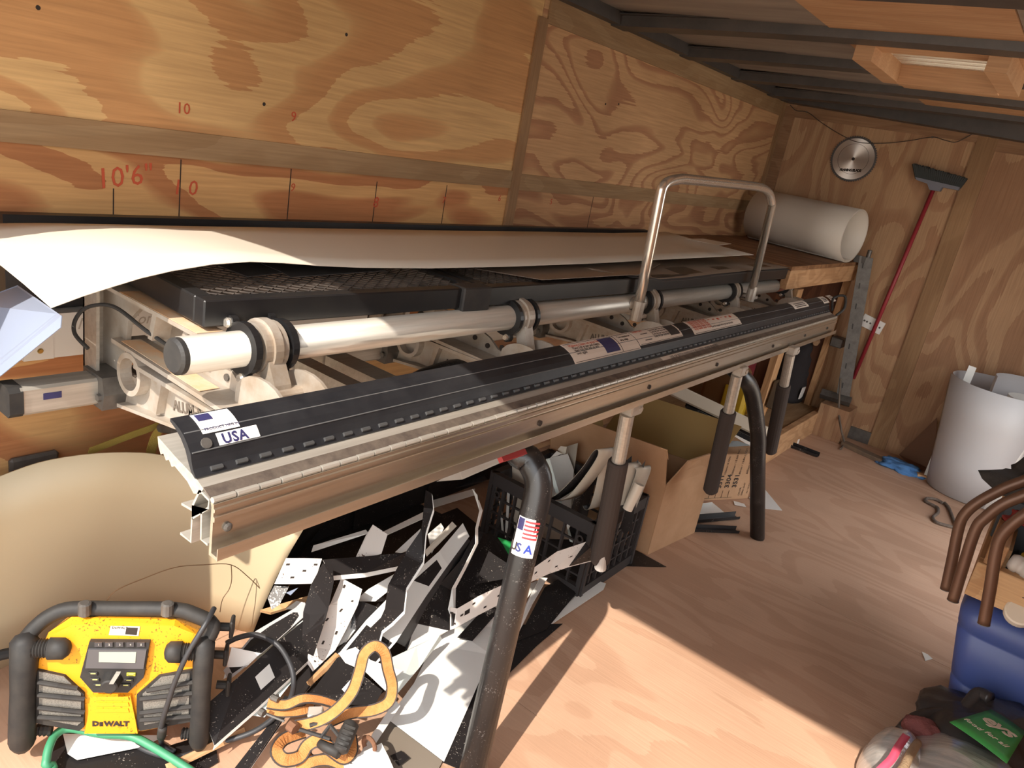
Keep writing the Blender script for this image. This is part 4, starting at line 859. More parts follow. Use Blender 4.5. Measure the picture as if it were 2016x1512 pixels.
scrap('wide black sheet behind the near stand leg', ((1072, 1157, .03), (1118, 1128, .03), (1158, 1140, .025), (1075, 1240, .008), (1018, 1262, .010)), BLKC)
scrap('pale pointed sheet at the right edge of the pile', ((1166, 1140, .014), (1193, 1149, .012), (1188, 1161, .010), (1070, 1240, .004), (1115, 1190, .008)), WHT)
scrap('dark triangle of sheet on the floor in front of the carton', ((1208, 1062, .003), (1261, 1088, .003), (1312, 1116, .003), (1206, 1114, .003), (1150, 1090, .003)), BLKC)
bent('large white sheet with a crease, front of the pile', ((763, 1416, .02), (815, 1345, .03), (833, 1308, .035), (850, 1268, .04), (885, 1232, .05), (960, 1180, .06)), ((874, 1500, .006), (925, 1385, .010), (942, 1345, .012), (968, 1290, .014), (995, 1235, .016), (1066, 1140, .02)), WHT, BLKC)
scrap('long white strip passing behind the near stand leg', ((1062, 1137, .05), (1078, 1138, .05), (1047, 1192, .03), (1000, 1290, .022), (975, 1330, .022), (985, 1290, .024)), WHT)
bent('curved black sheet in the middle of the pile', ((938, 1045, .20), (905, 1105, .18), (866, 1150, .15), (815, 1224, .10), (797, 1282, .06)), ((960, 1060, .14), (930, 1120, .12), (893, 1165, .10), (886, 1240, .07), (850, 1264, .05)), BLKC, WHT)
scrap('black sheet inside the hooked strip', ((938, 1045, .17), (968, 1053, .17), (1003, 1098, .15), (999, 1150, .12), (898, 1199, .10), (893, 1160, .12), (920, 1090, .15)), BLKC)
scrap('small black triangle standing behind the near stand leg', ((962, 1085, .20), (1000, 1110, .19), (992, 1140, .16), (935, 1150, .15)), BLKC)
bent('long white channel crossing the pile', ((911, 1030, .26), (865, 1085, .23), (785, 1156, .19), (720, 1222, .15), (666, 1288, .12)), ((924, 1056, .24), (882, 1113, .21), (838, 1175, .17), (780, 1264, .12), (738, 1312, .09)), WHT, BLKC)
bent('grey side of the white channel', ((918, 1058, .22), (880, 1115, .19), (830, 1185, .15), (780, 1264, .10)), ((938, 1075, .15), (893, 1140, .12), (850, 1200, .09), (800, 1275, .06)), DGR, BLKC)
bent('pale green-white strip with a long fold', ((866, 1250, .10), (820, 1272, .10), (770, 1295, .11)), ((870, 1258, .07), (825, 1315, .06), (782, 1366, .05)), PALE, WHT)
scrap('narrow white strip beside the large white sheet', ((778, 1378, .045), (788, 1390, .042), (716, 1500, .03), (694, 1506, .03)), WHT)
scrap('black square panel below the strap loop', ((666, 1292, .10), (753, 1360, .08), (738, 1388, .07), (666, 1388, .07), (608, 1370, .08)), BLKC)
scrap('small white tag on the black square panel', ((694, 1334, .101), (711, 1345, .098), (685, 1369, .094), (673, 1357, .096)), WHT)
scrap('white notched piece under the strap loop', ((666, 1286, .125), (700, 1274, .125), (730, 1300, .115), (795, 1322, .10), (765, 1340, .095), (759, 1360, .09), (719, 1322, .105), (680, 1305, .118)), WHT)
scrap('white sheet corner at the bottom edge of the pile', ((676, 1500, .06), (751, 1463, .06), (765, 1490, .055), (780, 1525, .05), (680, 1530, .05)), WHT)
scrap('small dark scrap beside the bottom white sheet', ((768, 1488, .015), (790, 1478, .015), (806, 1492, .015), (785, 1508, .015)), BLKC)
m = MB(); c = P(727, 1467, z=.07); m.tube([c+V((.018*math.cos(t), 0, .018*math.sin(t))) for t in [i*math.pi/8 for i in range(11)]], .005, 8); m.build('rusty_hook', mat('rust', (120, 84, 62), .8, .3), None, label='small rusty hook behind the white sheet corner', cat='hook')
# left part of the pile
bent('long black angle strip pointing at the radio', ((396, 1396, .10), (470, 1332, .13), (543, 1266, .15), (610, 1212, .17)), ((422, 1468, .05), (500, 1400, .07), (572, 1334, .09), (628, 1280, .10)), BLKC, WHT, flange=(.002, -.004, -.008))
scrap('grey-white strip behind the long black angle', ((503, 1243, .16), (600, 1186, .19), (608, 1206, .18), (545, 1262, .155), (450, 1340, .12), (440, 1320, .13)), mat('grey_paint', (176, 174, 174), .4), BLKC)
scrap('white plate standing beside the radio', ((456, 1274, .17), (513, 1286, .155), (486, 1312, .13), (440, 1337, .11)), WHT)
scrap('pale strip beneath the long black angle', ((577, 1311, .085), (582, 1333, .08), (521, 1412, .05), (487, 1407, .055), (512, 1386, .065)), PALE)
bent('narrow black channel at the bottom of the pile', ((600, 1313, .075), (640, 1288, .085), (680, 1264, .10)), ((491, 1513, .03), (560, 1410, .05), (684, 1272, .095)), BLKC, WHT)
bent('narrow black channel, second, under the strap', ((560, 1370, .06), (530, 1425, .045), (462, 1512, .028)), ((585, 1376, .055), (550, 1430, .04), (492, 1515, .024)), BLKC, WHT, flange=(-.003, 0, -.006))
MB().tube(PW((608, 1346, .075), (664, 1292, .095)), [.008, .011], 6).build('wood_twig', PINEZ, None, label='weathered strip of wood between the black panels', cat='wood strip')
MB().prism(PW((512, 1203, .13), (606, 1175, .14), (609, 1185, .138), (533, 1208, .128)), .008).build('wood_offcut', PINE, None, label='orange wood slat lit by the sun beside the beige sheet', cat='wood strip')
scrap('white paper-like scrap on the orange slat', ((562, 1199, .147), (584, 1183, .152), (600, 1187, .15), (597, 1201, .146)), WHT)
scrap('speckled grey rounded offcut beside the beige sheet', ((527, 1178, .20), (540, 1153, .22), (569, 1155, .22), (550, 1191, .19), (535, 1200, .18)), speckle('grey_speckle', (106, 104, 102), (190, 186, 180), .55, 200, .4))
scrap('tiny pale blue scrap beside the speckled offcut', ((563, 1167, .225), (587, 1157, .23), (572, 1172, .22)), BLUE_T)
bent('white slotted strip lying across the back of the pile', ((563, 1099, .28), (600, 1099, .28), (634, 1100, .28)), ((540, 1150, .24), (580, 1150, .24), (618, 1149, .24)), WHTD, BLKC, holes=4)
bent('black strip with a white lip continuing the slotted strip', ((635, 1102, .275), (710, 1096, .27), (798, 1088, .27)), ((653, 1134, .25), (720, 1128, .245), (793, 1113, .24)), BLKC, WHT, flange=(.003, -.004, -.010))
bent('torn black speckled strip hanging down the pile', ((636, 1108, .30), (612, 1152, .26), (597, 1205, .21), (595, 1255, .17), (605, 1286, .14)), ((655, 1118, .285), (657, 1145, .26), (646, 1200, .21), (640, 1222, .19), (617, 1292, .13)), BLKC, BLKC)
bent('white slotted strip beside the torn black strip', ((672, 1138, .235), (650, 1190, .20), (622, 1226, .16), (600, 1272, .12), (588, 1282, .11)), ((713, 1160, .225), (704, 1192, .19), (682, 1238, .14), (660, 1280, .10), (616, 1322, .08)), WHTD, WHTD, holes=8)
scrap('white slotted scrap lower down the pile', ((690, 1215, .14), (700, 1240, .12), (676, 1272, .09), (650, 1290, .08), (660, 1260, .10)), WHT)
bent('tall zigzag black strip with a white edge', ((838, 965, .42), (834, 1000, .40), (830, 1042, .36), (798, 1088, .31), (764, 1152, .26), (758, 1198, .22), (750, 1216, .20), (717, 1248, .165), (697, 1271, .145)), ((850, 972, .42), (853, 1002, .40), (838, 1050, .35), (833, 1106, .30), (800, 1158, .25), (795, 1203, .21), (772, 1226, .185), (752, 1242, .165), (745, 1268, .14)), BLKC, BLKC, flange=(.007, -.003, -.003))
scrap('dirty white offcut near the top of the pile', ((734, 1033, .31), (763, 1052, .30), (751, 1090, .27), (729, 1098, .26), (701, 1096, .26), (720, 1055, .29)), WHTD, BLKC)
scrap('thin grey-white strip at the back of the pile', ((720, 1043, .27), (726, 1050, .27), (613, 1087, .24), (617, 1074, .25)), WHT)
scrap('pale strip behind the zigzag strip', ((778, 1087, .25), (828, 1041, .28), (822, 1075, .26), (790, 1089, .25)), WHT)
scrap('beige strip in front of the black backdrop', ((836, 1085, .23), (890, 1027, .26), (899, 1036, .255), (840, 1096, .22)), SHT)
scrap('thin pale strip high behind the zigzag strip', ((852, 985, .012), (935, 962, .10), (934, 975, .095), (853, 1000, .008)), WHT)
scrap('white fragments in the shade mid pile', ((698, 1184, .17), (725, 1160, .19), (783, 1126, .21), (763, 1165, .18), (739, 1184, .165)), WHT)
scrap('small black box-shaped offcut mid pile', ((697, 1189, .18), (713, 1184, .18), (746, 1196, .165), (701, 1239, .13), (690, 1237, .13)), BLKC)
bent('hooked strip with a white edge standing in the pile', ((930, 962, .36), (944, 1005, .33), (936, 1040, .30), (936, 1070, .27), (910, 1122, .22), (890, 1158, .18), (882, 1200, .14)), ((940, 975, .355), (950, 1005, .325), (941, 1040, .295), (941, 1070, .265), (916, 1122, .215), (897, 1158, .175), (896, 1235, .12)), WHT, BLKC)
bent('long white slotted strip twisted towards the crate', ((886, 1195, .165), (900, 1198, .16), (945, 1172, .18), (997, 1148, .20), (1046, 1121, .22), (1096, 1086, .25), (1153, 1067, .27), (1162, 1078, .27)), ((886, 1240, .115), (895, 1237, .12), (940, 1212, .14), (992, 1185, .16), (1040, 1148, .19), (1080, 1130, .20), (1118, 1117, .21), (1172, 1103, .22)), WHTD, BLKC, holes=14)
scrap('green and white wrapper tucked behind the near stand leg', ((980, 1058, .20), (1012, 1068, .195), (1006, 1100, .17), (990, 1072, .19)), mat('green_wrapper', (34, 130, 66), .4), name='green_wrapper')
MB().tube(PW((1202, 1066, .10), (1179, 1107, .07)), .011, 5).build('brass_trim_offcut', mat('brass_trim', (182, 148, 96), .4, .5), None, label='short tan folded trim offcut at the foot of the near handle', cat='offcut', group='sheet metal scraps under the brake')
scrap('dark grey flap above the tan folded offcut', ((1196, 1042, .15), (1209, 1068, .11), (1196, 1072, .11), (1190, 1050, .14)), DGR)

bent('curled off-white sheet high at the back, just under the bending leaf', ((860, 948, .34), (905, 925, .35), (990, 893, .36)), ((880, 946, .32), (910, 944, .32), (1000, 905, .34)), SHT, SHT)
scrap('black strip lying across the back of the pile', ((700, 990, .006), (705, 1005, .006), (905, 960, .02), (960, 945, .03), (950, 930, .03)), DGR)
scrap('thin white strip across the back, left of the zigzag strip', ((728, 1060, .22), (735, 1066, .22), (836, 1020, .24), (834, 1008, .24)), WHT)
scrap('white wedge standing between the zigzag and white channel', ((842, 1052, .24), (868, 1030, .25), (874, 1040, .245), (850, 1090, .22)), WHT)
scrap('long pale strip low on the left of the pile', ((503, 1296, .09), (600, 1218, .12), (612, 1226, .115), (520, 1312, .08)), PALE)
scrap('black panel low on the right of the pile', ((900, 1255, .05), (960, 1190, .07), (985, 1200, .06), (930, 1262, .04)), BLKC)
# ---------------------------------------------------------------- orange ratchet strap on the pile
strap = empty('ratchet_strap', P(640, 1430, z=.05), 'orange ratchet strap with a black handle thrown on the scrap pile', 'strap')
ORG = mat('orange_webbing', (196, 134, 76), .8, rgb2=(178, 114, 58), vscale=60, bump=.5, bscale=500); EDGE = mat('strap_black_edge', (58, 50, 46), .8)
def web(pts, w=.024, name='webbing', tw=None):
    p = smooth_path(PW(*pts), 5); rows = []; n = len(p)
    for i, q in enumerate(p):
        tn = (p[min(i+1, n-1)]-p[max(i-1, 0)]).normalized(); vd = (CAM-q).normalized(); wd_ = tn.cross(vd).normalized()
        if tw: a = tw[0]+(tw[1]-tw[0])*i/n; wd_ = (wd_*math.cos(a)+vd*math.sin(a)).normalized()
        rows.append((q, wd_))
    o = MB().loft([[q-d*w/2, q+d*w/2] for q, d in rows], .0022).build(name, ORG, strap)
    for s_ in (-1, 1): MB().loft([[q+d*w*(.42*s_), q+d*w*(.54*s_)] for q, d in rows], .0036).build('dark_edge', EDGE, o)
web(((578, 1431, .10), (625, 1420, .13), (662, 1398, .16), (693, 1362, .20), (708, 1320, .24), (717, 1288, .27), (737, 1272, .285), (756, 1284, .27), (764, 1318, .23), (772, 1352, .19), (765, 1382, .16), (735, 1398, .13), (690, 1404, .11), (650, 1420, .10)), .024)
web(((527, 1384, .12), (562, 1388, .12), (595, 1376, .13), (630, 1378, .125), (668, 1390, .115)), .022, tw=(.2, .9))
web(((525, 1398, .105), (560, 1402, .105), (600, 1398, .10), (612, 1385, .10)), .020)
web(((600, 1440, .08), (560, 1455, .09), (545, 1478, .095), (560, 1496, .085), (590, 1490, .08), (605, 1468, .09), (628, 1458, .10), (655, 1478, .085), (678, 1492, .07), (692, 1478, .07), (690, 1450, .075)), .026, tw=(.3, -.2))
web(((585, 1515, .06), (615, 1500, .07), (650, 1497, .065), (690, 1515, .05)), .022)
web(((600, 1478, .07), (612, 1496, .06), (640, 1492, .055), (668, 1480, .055)), .020)
for a, b in (((516, 1402, .12), (560, 1420, .11)), ((540, 1372, .13), (548, 1368, .13))): MB().tube(PW(a, b), .003, 6).build('strap_hook', STEEL, strap)
MB().tube(PW((512, 1400, .125), (520, 1405, .125)), .008, 8).build('bolt_head', STEEL, strap)
MB().tube(PW((535, 1372, .13), (548, 1378, .13)), .007, 8).build('bolt_head', STEEL, strap)
rt = MB(); rt.obox(P(622, 1408, z=.125), V((.010, .012, 0)), V((-.006, .006, .006)), V((0, -.004, .014)), 0, .002); rt.build('ratchet_body', CHROME, strap)
MB().tube(PW((570, 1427, .115), (582, 1436, .115)), .012, 8).build('ratchet_axle', mat('rust', (120, 84, 62), .8, .3), strap)
fr_ = MB(); 
for a, b in (((590, 1436, .11), (650, 1455, .11)), ((610, 1428, .12), (640, 1420, .13)), ((632, 1452, .11), (650, 1428, .125)), ((650, 1428, .125), (668, 1450, .12))): fr_.tube(PW(a, b), .0045, 6)
fr_.build('ratchet_frame', BLKR, strap)
a, b = P(668, 1482, z=.105), P(694, 1420, z=.135); m = MB(); m.tube([a.lerp(b, t) for t in (0, .08, .5, .92, 1)], [.010, .017, .018, .017, .009], 10)
hd = m.build('ratchet_handle', BLKR, strap, True)
for i in range(5):
    c = a.lerp(b, .18+.16*i); vd = (CAM-c).normalized(); MB().obox(c+vd*.0165, (b-a).normalized().cross(vd)*.013, (b-a).normalized()*.003, vd*.003, 0, .001).build('grip_rib', BLKR, hd)
MB().tube(PW((668, 1482, .105), (640, 1470, .10), (628, 1462, .10)), [.013, .010, .008], 8).build('handle_arm', BLKR, strap, True)

# ---------------------------------------------------------------- milk crate with offcuts in it
cx0, cx1, cy0, cy1, chh = .375, .785, -2.095, -1.76, .275
crate = empty('milk_crate', V((.58, -1.93, 0)), 'black plastic milk crate full of offcuts behind the near stand leg', 'crate')
m = MB()
def side(p, q, t):
    p, q, t = V(p), V(q), V(t); d = q-p; up = V((0, 0, 1))
    m.obox((p+q)/2+up*(chh-.022), d/2, t*.012, up*.022); m.obox((p+q)/2+up*.02, d/2, t*.010, up*.02)
    for k in range(3): m.obox((p+q)/2+up*(.075+k*.055), d/2, t*.004, up*.003)
    for k in range(9): c = p+d*(k/8); m.obox(c+up*chh/2, d.normalized()*(.014 if k in (0, 8) else .0035), t*.006, up*chh/2)
    for k in (.08, .92): m.ring(p+d*k+up*(chh-.07)-t*.012, t, .008, .014, .004, 14)
side((cx0, cy0, 0), (cx1, cy0, 0), (0, 1, 0)); side((cx0, cy1, 0), (cx1, cy1, 0), (0, 1, 0)); side((cx0, cy0, 0), (cx0, cy1, 0), (1, 0, 0)); side((cx1, cy0, 0), (cx1, cy1, 0), (1, 0, 0))
m.box((cx0, cy0, 0), (cx1, cy1, .008)); m.build('crate_lattice', mat('crate_plastic', (46, 42, 42), .6), crate, kind='stuff')
def hair(label, pts, y, w, mf, mb, name='curled_offcut', dy=0.):
    p = smooth_path([P(u, v, y=y+dy*i) for i, (u, v) in enumerate(pts)], 6)
    return MB().loft([[q+V((-.01, 0, 0)), q+V((.012, w, .004))] for q in p], .0014, 0, 1).build(name, [mf, mb], None, True, label=label, cat='offcut', group='offcuts stuffed in the milk crate')
PUT = mat('putty_paint', (178, 170, 156), .42)
hair('folded putty strip pointing up left of the big loop in the crate', ((1078, 990), (1110, 968), (1150, 925), (1172, 893), (1182, 888), (1181, 902), (1160, 935), (1128, 975), (1112, 985), (1098, 990)), -2.05, .05, PUT, BLKC)
hair('tall looped offcut, its round top highest in the crate', ((1128, 1040), (1130, 1000), (1152, 940), (1174, 895), (1183, 892), (1186, 910), (1178, 960), (1166, 1000), (1157, 1006), (1152, 998)), -1.99, .07, PUT, BLKC)
hair('narrow looped offcut just right of the near handle', ((1200, 1060), (1206, 1010), (1214, 945), (1226, 918), (1238, 921), (1236, 945), (1222, 985), (1207, 1040)), -1.93, .06, PUT, PUT)
hair('second narrow looped offcut right of the near handle', ((1208, 1050), (1225, 985), (1243, 935), (1252, 924), (1258, 930), (1250, 955), (1232, 1000), (1212, 1050)), -1.90, .06, PUT, BLKC)
def up_(label, pts, y, mf, mb=None, dy=0.): return flat('offcut', label, 'offcut', [P(u, v, y=y+dy*i) for i, (u, v) in enumerate(pts)], mf, .0012, mb or mf, 'offcuts stuffed in the milk crate')
up_('dark pointed offcut standing beside the narrow loops', ((1222, 990), (1224, 915), (1244, 897), (1242, 935), (1230, 985)), -1.86, DGR)
up_('dark pointed offcut, middle of the three points', ((1230, 990), (1246, 925), (1256, 904), (1258, 925), (1240, 985)), -1.88, DGR)
up_('dark pointed offcut nearest the carton', ((1236, 990), (1252, 932), (1271, 906), (1266, 925), (1245, 985)), -1.87, DGR)
up_('wide tan-backed sheet at the back of the crate', ((1070, 1010), (1068, 905), (1118, 893), (1130, 925), (1124, 1010)), -1.80, BRN, WHT)
up_('putty sheet at the back right of the crate', ((1100, 1000), (1112, 880), (1138, 872), (1130, 930), (1160, 1000)), -1.78, PUT)
up_('small bright white shard on top of the crate', ((1084, 901), (1096, 888), (1106, 893), (1098, 897)), -1.86, WHT)
up_('beige shard beside the bright white shard', ((1098, 885), (1104, 878), (1116, 880), (1113, 893), (1104, 895)), -1.84, SHT)
up_('pale strip standing at the left of the crate', ((1012, 1040), (1008, 905), (1026, 897), (1034, 960), (1030, 1045)), -2.02, PUT)
up_('thin white strip at the far left of the crate', ((994, 1058), (999, 962), (1004, 962), (999, 1060)), -2.05, WHT)
up_('second thin white strip at the left of the crate', ((988, 1050), (983, 985), (987, 985), (992, 1052)), -2.05, WHT)
up_('long pale strip leaning across the crate', ((1122, 1066), (1075, 905), (1082, 903), (1128, 1068)), -2.0, PALE)
up_('brown-backed sheet low in the crate', ((1065, 1060), (1068, 990), (1110, 1000), (1120, 1062)), -2.03, BRN)
up_('white scrap low in the crate', ((1112, 1020), (1130, 1022), (1118, 1044)), -2.04, WHT)
c0_, c1_ = P(1259, 953, y=-1.92), P(1235, 1003, y=-1.94); m = MB(); m.tube([c0_, c1_], .0165, 14, caps=False); m.build('rolled_offcut', SHT, None, True, label='small beige tube of rolled metal beside the carton', cat='offcut', group='offcuts stuffed in the milk crate')
up_('black offcut below the small beige tube', ((1222, 1040), (1232, 1000), (1250, 995), (1244, 1040), (1230, 1054)), -1.93, BLKC)
# ---------------------------------------------------------------- open cardboard carton
C0 = V((.803, -1.646, 0)); dL = V((-.98, -.18, 0)).normalized(); dR = V((.12, .99, 0)).normalized(); LL, LR, BH = .46, .33, .285
box = empty('cardboard_carton', V((.62, -1.53, 0)), 'large open brown cardboard carton beneath the middle of the brake', 'carton')
up = V((0, 0, 1))
def wall(name, a, b, z0, z1, m, lean=V((0, 0, 0)), th=.005, lab=None):
    return MB().prism([a+up*z0, b+up*z0, b+up*z1+lean, a+up*z1+lean], th).build(name, m, box, label=lab)
c1, c2, c3 = C0+dL*LL, C0+dR*LR, C0+dL*LL+dR*LR
wall('side_panel', C0, c1, 0.0, BH, CARD); wall('side_panel', C0, c2, 0.0, BH, CARD); wall('side_panel', c1, c3, 0.0, BH, CARD); wall('side_panel', c2, c3, 0.0, BH, CARD)
MB().extrude([C0+up*.002, c2+up*.002, c3+up*.002, c1+up*.002], up*.005).build('bottom_panel', CARDI, box)
wall('flap', C0, c1, BH, BH+.138, CARD, dL*.02+dR*-.012)
MB().prism([C0+up*BH, P(1355, 907, z=.375), P(1398, 893, z=.385), c2+up*BH], .005).build('flap', CARD, box)
wall('flap', c2, c3, BH, BH+.17, CARDI, dR*.10+dL*-.02)
wall('flap', c1, c3, BH, BH+.15, CARDI, dL*.06)
MB().prism([C0+up*(BH+.10)-dR*.004+dL*.012, C0+up*(BH+.138)-dR*.014+dL*.02, C0+up*(BH+.138)-dR*.014+dL*.045, C0+up*(BH+.12)-dR*.010+dL*.03], .002).build('tape_scrap', mat('tape_tan', (206, 170, 130), .4), box)
# printed carton lying behind it
ba, bb = P(1369, 988, z=0), P(1472, 982, z=0); bx = (bb-ba).normalized(); by = V((-bx.y, bx.x, 0)); bl = (bb-ba).length; bh = .228
pc = empty('printed_carton', (ba+bb)/2, 'smaller flat-topped carton printed with numbers, behind the open carton', 'carton')
m = MB(); m.obox((ba+bb)/2+by*.14+up*bh/2, bx*bl/2, by*.14, up*bh/2, 0, .003); m.build('carton_body', CARD, pc)
def pr(body, s, h, sz, **k): text('print', body, sz, ba+bx*s+up*h-by*.0012, up, -bx, INK, pc, .0002, **k)
for i, t_ in enumerate(('3311', '3304', '3531')): pr(t_, bl*(.40+.145*i), .062, .034, bold=.0008)
for i, t_ in enumerate(('100mm X 50m', '500mm / 15.0m PVC', '80mm / 15.0m LSZH', '600mm X 50m')): pr(t_, bl*(.42+.14*i), .128, .015)
pr('COLOR', bl*.80, .02, .012); pr('DARK CLAY', bl*.86, .02, .012); pr('No. 100 PCS  500mm HIGH', bl*.95, .03, .010)
pr('THIS FILM', bl*.10, .075, .036, bold=.0008)
for i in range(5): MB().obox(ba+bx*(bl*(.10+.12*i))+up*.032-by*.0012, bx*.0007, by*.0003, up*.018).build('print_line', INK, pc)
MB().obox(ba+bx*(bl*.36)+up*.014-by*.0012, bx*bl*.30, by*.0003, up*.0006).build('print_line', INK, pc)
# long trims and scraps beyond the carton
def trimL(label, a, b, w, h, m, m2=None):
    a, b = V(a), V(b); d = (b-a).normalized(); sd2 = d.cross(up).normalized()
    o = MB().loft([[a+up*h-sd2*w, a-sd2*w, a, a+up*h*.6], [b+up*h-sd2*w, b-sd2*w, b, b+up*h*.6]], .0015, 0, 1).build('metal_trim', [m, m2 or m], None, label=label, cat='trim strip'); return o
a, b = P(1328, 768, z=.32), P(1512, 855, z=.22); MB().obox((a+b)/2, (b-a)/2, V((0, .035, -.012)), V((.004, .012, .030)), 0, .008).build('downspout', mat('bone_paint', (196, 184, 164), .45), None, label='long bone-coloured square downspout under the far end of the brake', cat='downspout')
trimL('white L-shaped trim below the long downspout', P(1375, 826, z=.24), P(1480, 880, z=.16), .05, .03, WHT, BLKC)
trimL('dark channel between the downspout and the white trim', P(1350, 805, z=.25), P(1500, 872, z=.16), .04, .03, BLKC)
trimL('black trim strip on the floor by the lumber', P(1495, 856, z=.006), P(1609, 900, z=.006), .035, .02, BLKC)
scrap('pale blue-grey scrap on top of the printed carton', ((1422, 868, .235), (1452, 868, .24), (1478, 877, .234), (1422, 880, .232)), mat('blue_grey_paint', (150, 158, 158), .4), group=None)
bent('short curled white offcut behind the open carton', ((1378, 838, .27), (1384, 842, .275), (1398, 852, .265)), ((1388, 826, .27), (1400, 832, .275), (1409, 846, .262)), WHT, BLKC)
scrap('tan paper sheet at the back of the carton', ((1310, 812, .30), (1330, 800, .30), (1362, 815, .30), (1352, 832, .30)), SHT, group=None)
scrap('grey sheet leaning behind the open carton', ((1282, 800, .28), (1300, 790, .32), (1352, 815, .32), (1345, 835, .28)), PUT, group=None)
o = scrap('white sheet with a turned-up edge on the floor right of the carton', ((1364, 1026, .004), (1367, 993, .004), (1402, 989, .004), (1437, 1018, .004)), WHT, name='white_offcut', group='scraps on the floor beyond the carton')
MB().prism([P(1367, 993, z=.004), P(1402, 989, z=.004), P(1402, 989, z=.018), P(1367, 993, z=.018)], .001).build('turned_edge', WHT, o)
trimL('black channel on the floor right of the carton', P(1360, 1030, z=.008), P(1456, 1022, z=.008), .03, .02, BLKC, DGR)
trimL('second black channel on the floor, nearest the carton corner', P(1350, 1046, z=.003), P(1455, 1050, z=.003), .028, .018, BLKC, DGR)
scrap('white triangle of sheet behind the far stand leg', ((1474, 980, .003), (1503, 960, .003), (1540, 1005, .003), (1502, 1001, .003)), WHT, name='white_offcut', group='scraps on the floor beyond the carton')
scrap('small white chip in front of the printed carton', ((1444, 986, .004), (1465, 992, .004), (1469, 998, .004), (1446, 994, .004)), WHT, name='white_offcut', group='scraps on the floor beyond the carton')
scrap('tiny white chip alone on the open floor', ((1815, 1283, .002), (1826, 1288, .002), (1836, 1297, .002), (1822, 1301, .002)), WHT, name='white_offcut', group=None)
scrap('white chip on the floor under the tan folded offcut', ((1190, 1112, .003), (1200, 1110, .003), (1199, 1116, .003), (1189, 1118, .003)), WHT, name='white_offcut', group=None)
pb = MB(); c = P(1556, 866, z=0); pb.obox(c+up*.012, V((.045, .01, 0)), V((-.008, .03, 0)), up*.012, 0, .002); pb.build('small_white_box', LABELW, None, label='small white printed box on the floor by the black trim strip', cat='box')

# ---------------------------------------------------------------- far right corner
cyl = empty('coil_drum', V((1.61, .47, 0)), 'white sheet metal rolled into a tall drum, standing by the far wall', 'coil')
def roll_(c0, r0, c1, r1, z0, z1, a0, a1, n=60, name='outer_roll', m=None):
    rows = []
    for i in range(n+1):
        a = a0+(a1-a0)*i/n; k = .012*i/n; rows.append([V((c0[0]+(c1[0]-c0[0])*t+(r0+(r1-r0)*t-k)*math.cos(a), c0[1]+(c1[1]-c0[1])*t+(r0+(r1-r0)*t-k)*math.sin(a), z0+(z1-z0)*t)) for t in (0, .33, .66, 1)])
    return MB().loft(rows, .0022).build(name, m or mat('drum_white', (188, 187, 188), .42, spec=.4), cyl, True)
roll_((1.612, .49), .198, (1.590, .455), .247, 0.004, .605, -2.9, 4.1)
roll_((1.68, .48), .15, (1.69, .46), .165, .004, .655, 1.0, 3.55, 30, 'inner_roll')
roll_((1.72, .42), .11, (1.73, .42), .12, .004, .585, .3, 5.2, 40, 'inner_roll', WHT)
a = P(1921, 717, y=.48); MB().prism([V((a.x-.035, .455, .0)), V((a.x, .47, .0)), V((a.x+.01, .47, .655)), V((a.x-.025, .455, .66))], .002).build('inner_edge', WHT, cyl)
MB().tube(smooth_path([P(u, v, z=.009) for u, v in ((1856, 990), (1842, 983), (1826, 981), (1822, 986), (1834, 993), (1846, 1000), (1846, 1010), (1837, 1018), (1842, 1027), (1862, 1034), (1882, 1037), (1876, 1020), (1868, 1000), (1860, 990))], 6), .0075, 8).build('rope', mat('old_rope', (112, 98, 86), .95, bump=.8, bscale=260, rgb2=(84, 72, 64), vscale=120), None, True, label='old braided rope lying in front of the white drum', cat='rope')
# blue cloth and loose timber on the floor
def lump(name, label, cat, c, rx, ry, rz, m, seed, amp=.28, fold=5., parent=None, nu=44, nv=22, flatb=True, squash=1.):
    vs = []
    for j in range(nv+1):
        t = math.pi*j/nv
        for i in range(nu):
            a = 2*math.pi*i/nu; d = V((math.sin(t)*math.cos(a), math.sin(t)*math.sin(a), math.cos(t)))
            k = 1+amp*(noise.noise(d*1.7+V((seed, 0, 0)))+.45*noise.noise(d*fold+V((0, seed, 0)))+.18*noise.noise(d*fold*2.6+V((0, 0, seed))))
            p = V((d.x*rx, d.y*ry, d.z*rz))*k
            if flatb: p.z = max(p.z+rz*.35, 0)
            vs.append(V(c)+p)
    fs = [(j*nu+i, j*nu+(i+1) % nu, (j+1)*nu+(i+1) % nu, (j+1)*nu+i) for j in range(nv) for i in range(nu)]
    return obj(name, vs, fs, m, parent, True, None, label, cat)
lump('blue_cloth', 'crumpled blue cloth on the floor left of the white drum', 'cloth', P(1768, 923, z=0), .115, .07, .035, mat('blue_cloth', (74, 118, 168), .9, bump=.5, bscale=120), 2.2, .45, 6)
MB().obox(P(1812, 941, z=0)+up*.012, V((.022, .01, 0)), V((-.008, .018, 0)), up*.012, 0, .002).build('wood_block', PINE, None, label='small dark block on the floor between the blue cloth and the drum', cat='block')
a, b = P(1660, 872, z=.012), P(1738, 908, z=.012); MB().obox((a+b)/2, (b-a)/2, V((.006, .03, 0)), up*.012, 0, .002).build('old_board', mat('grey_board', (96, 80, 66), .85, rgb2=(120, 98, 76), vscale=20), None, label='dirty grey board along the far wall on the floor', cat='board')
m = MB(); m.prism([P(1770, 895, z=.02), P(1845, 822, y=.66), V((P(1845, 822, y=.66).x+.09, .66, .0)), P(1800, 925, z=.006)], .012); m.build('plywood_offcut', mat('dark_offcut', (112, 78, 56), .8), None, label='triangular plywood offcut propped behind the white drum', cat='board')

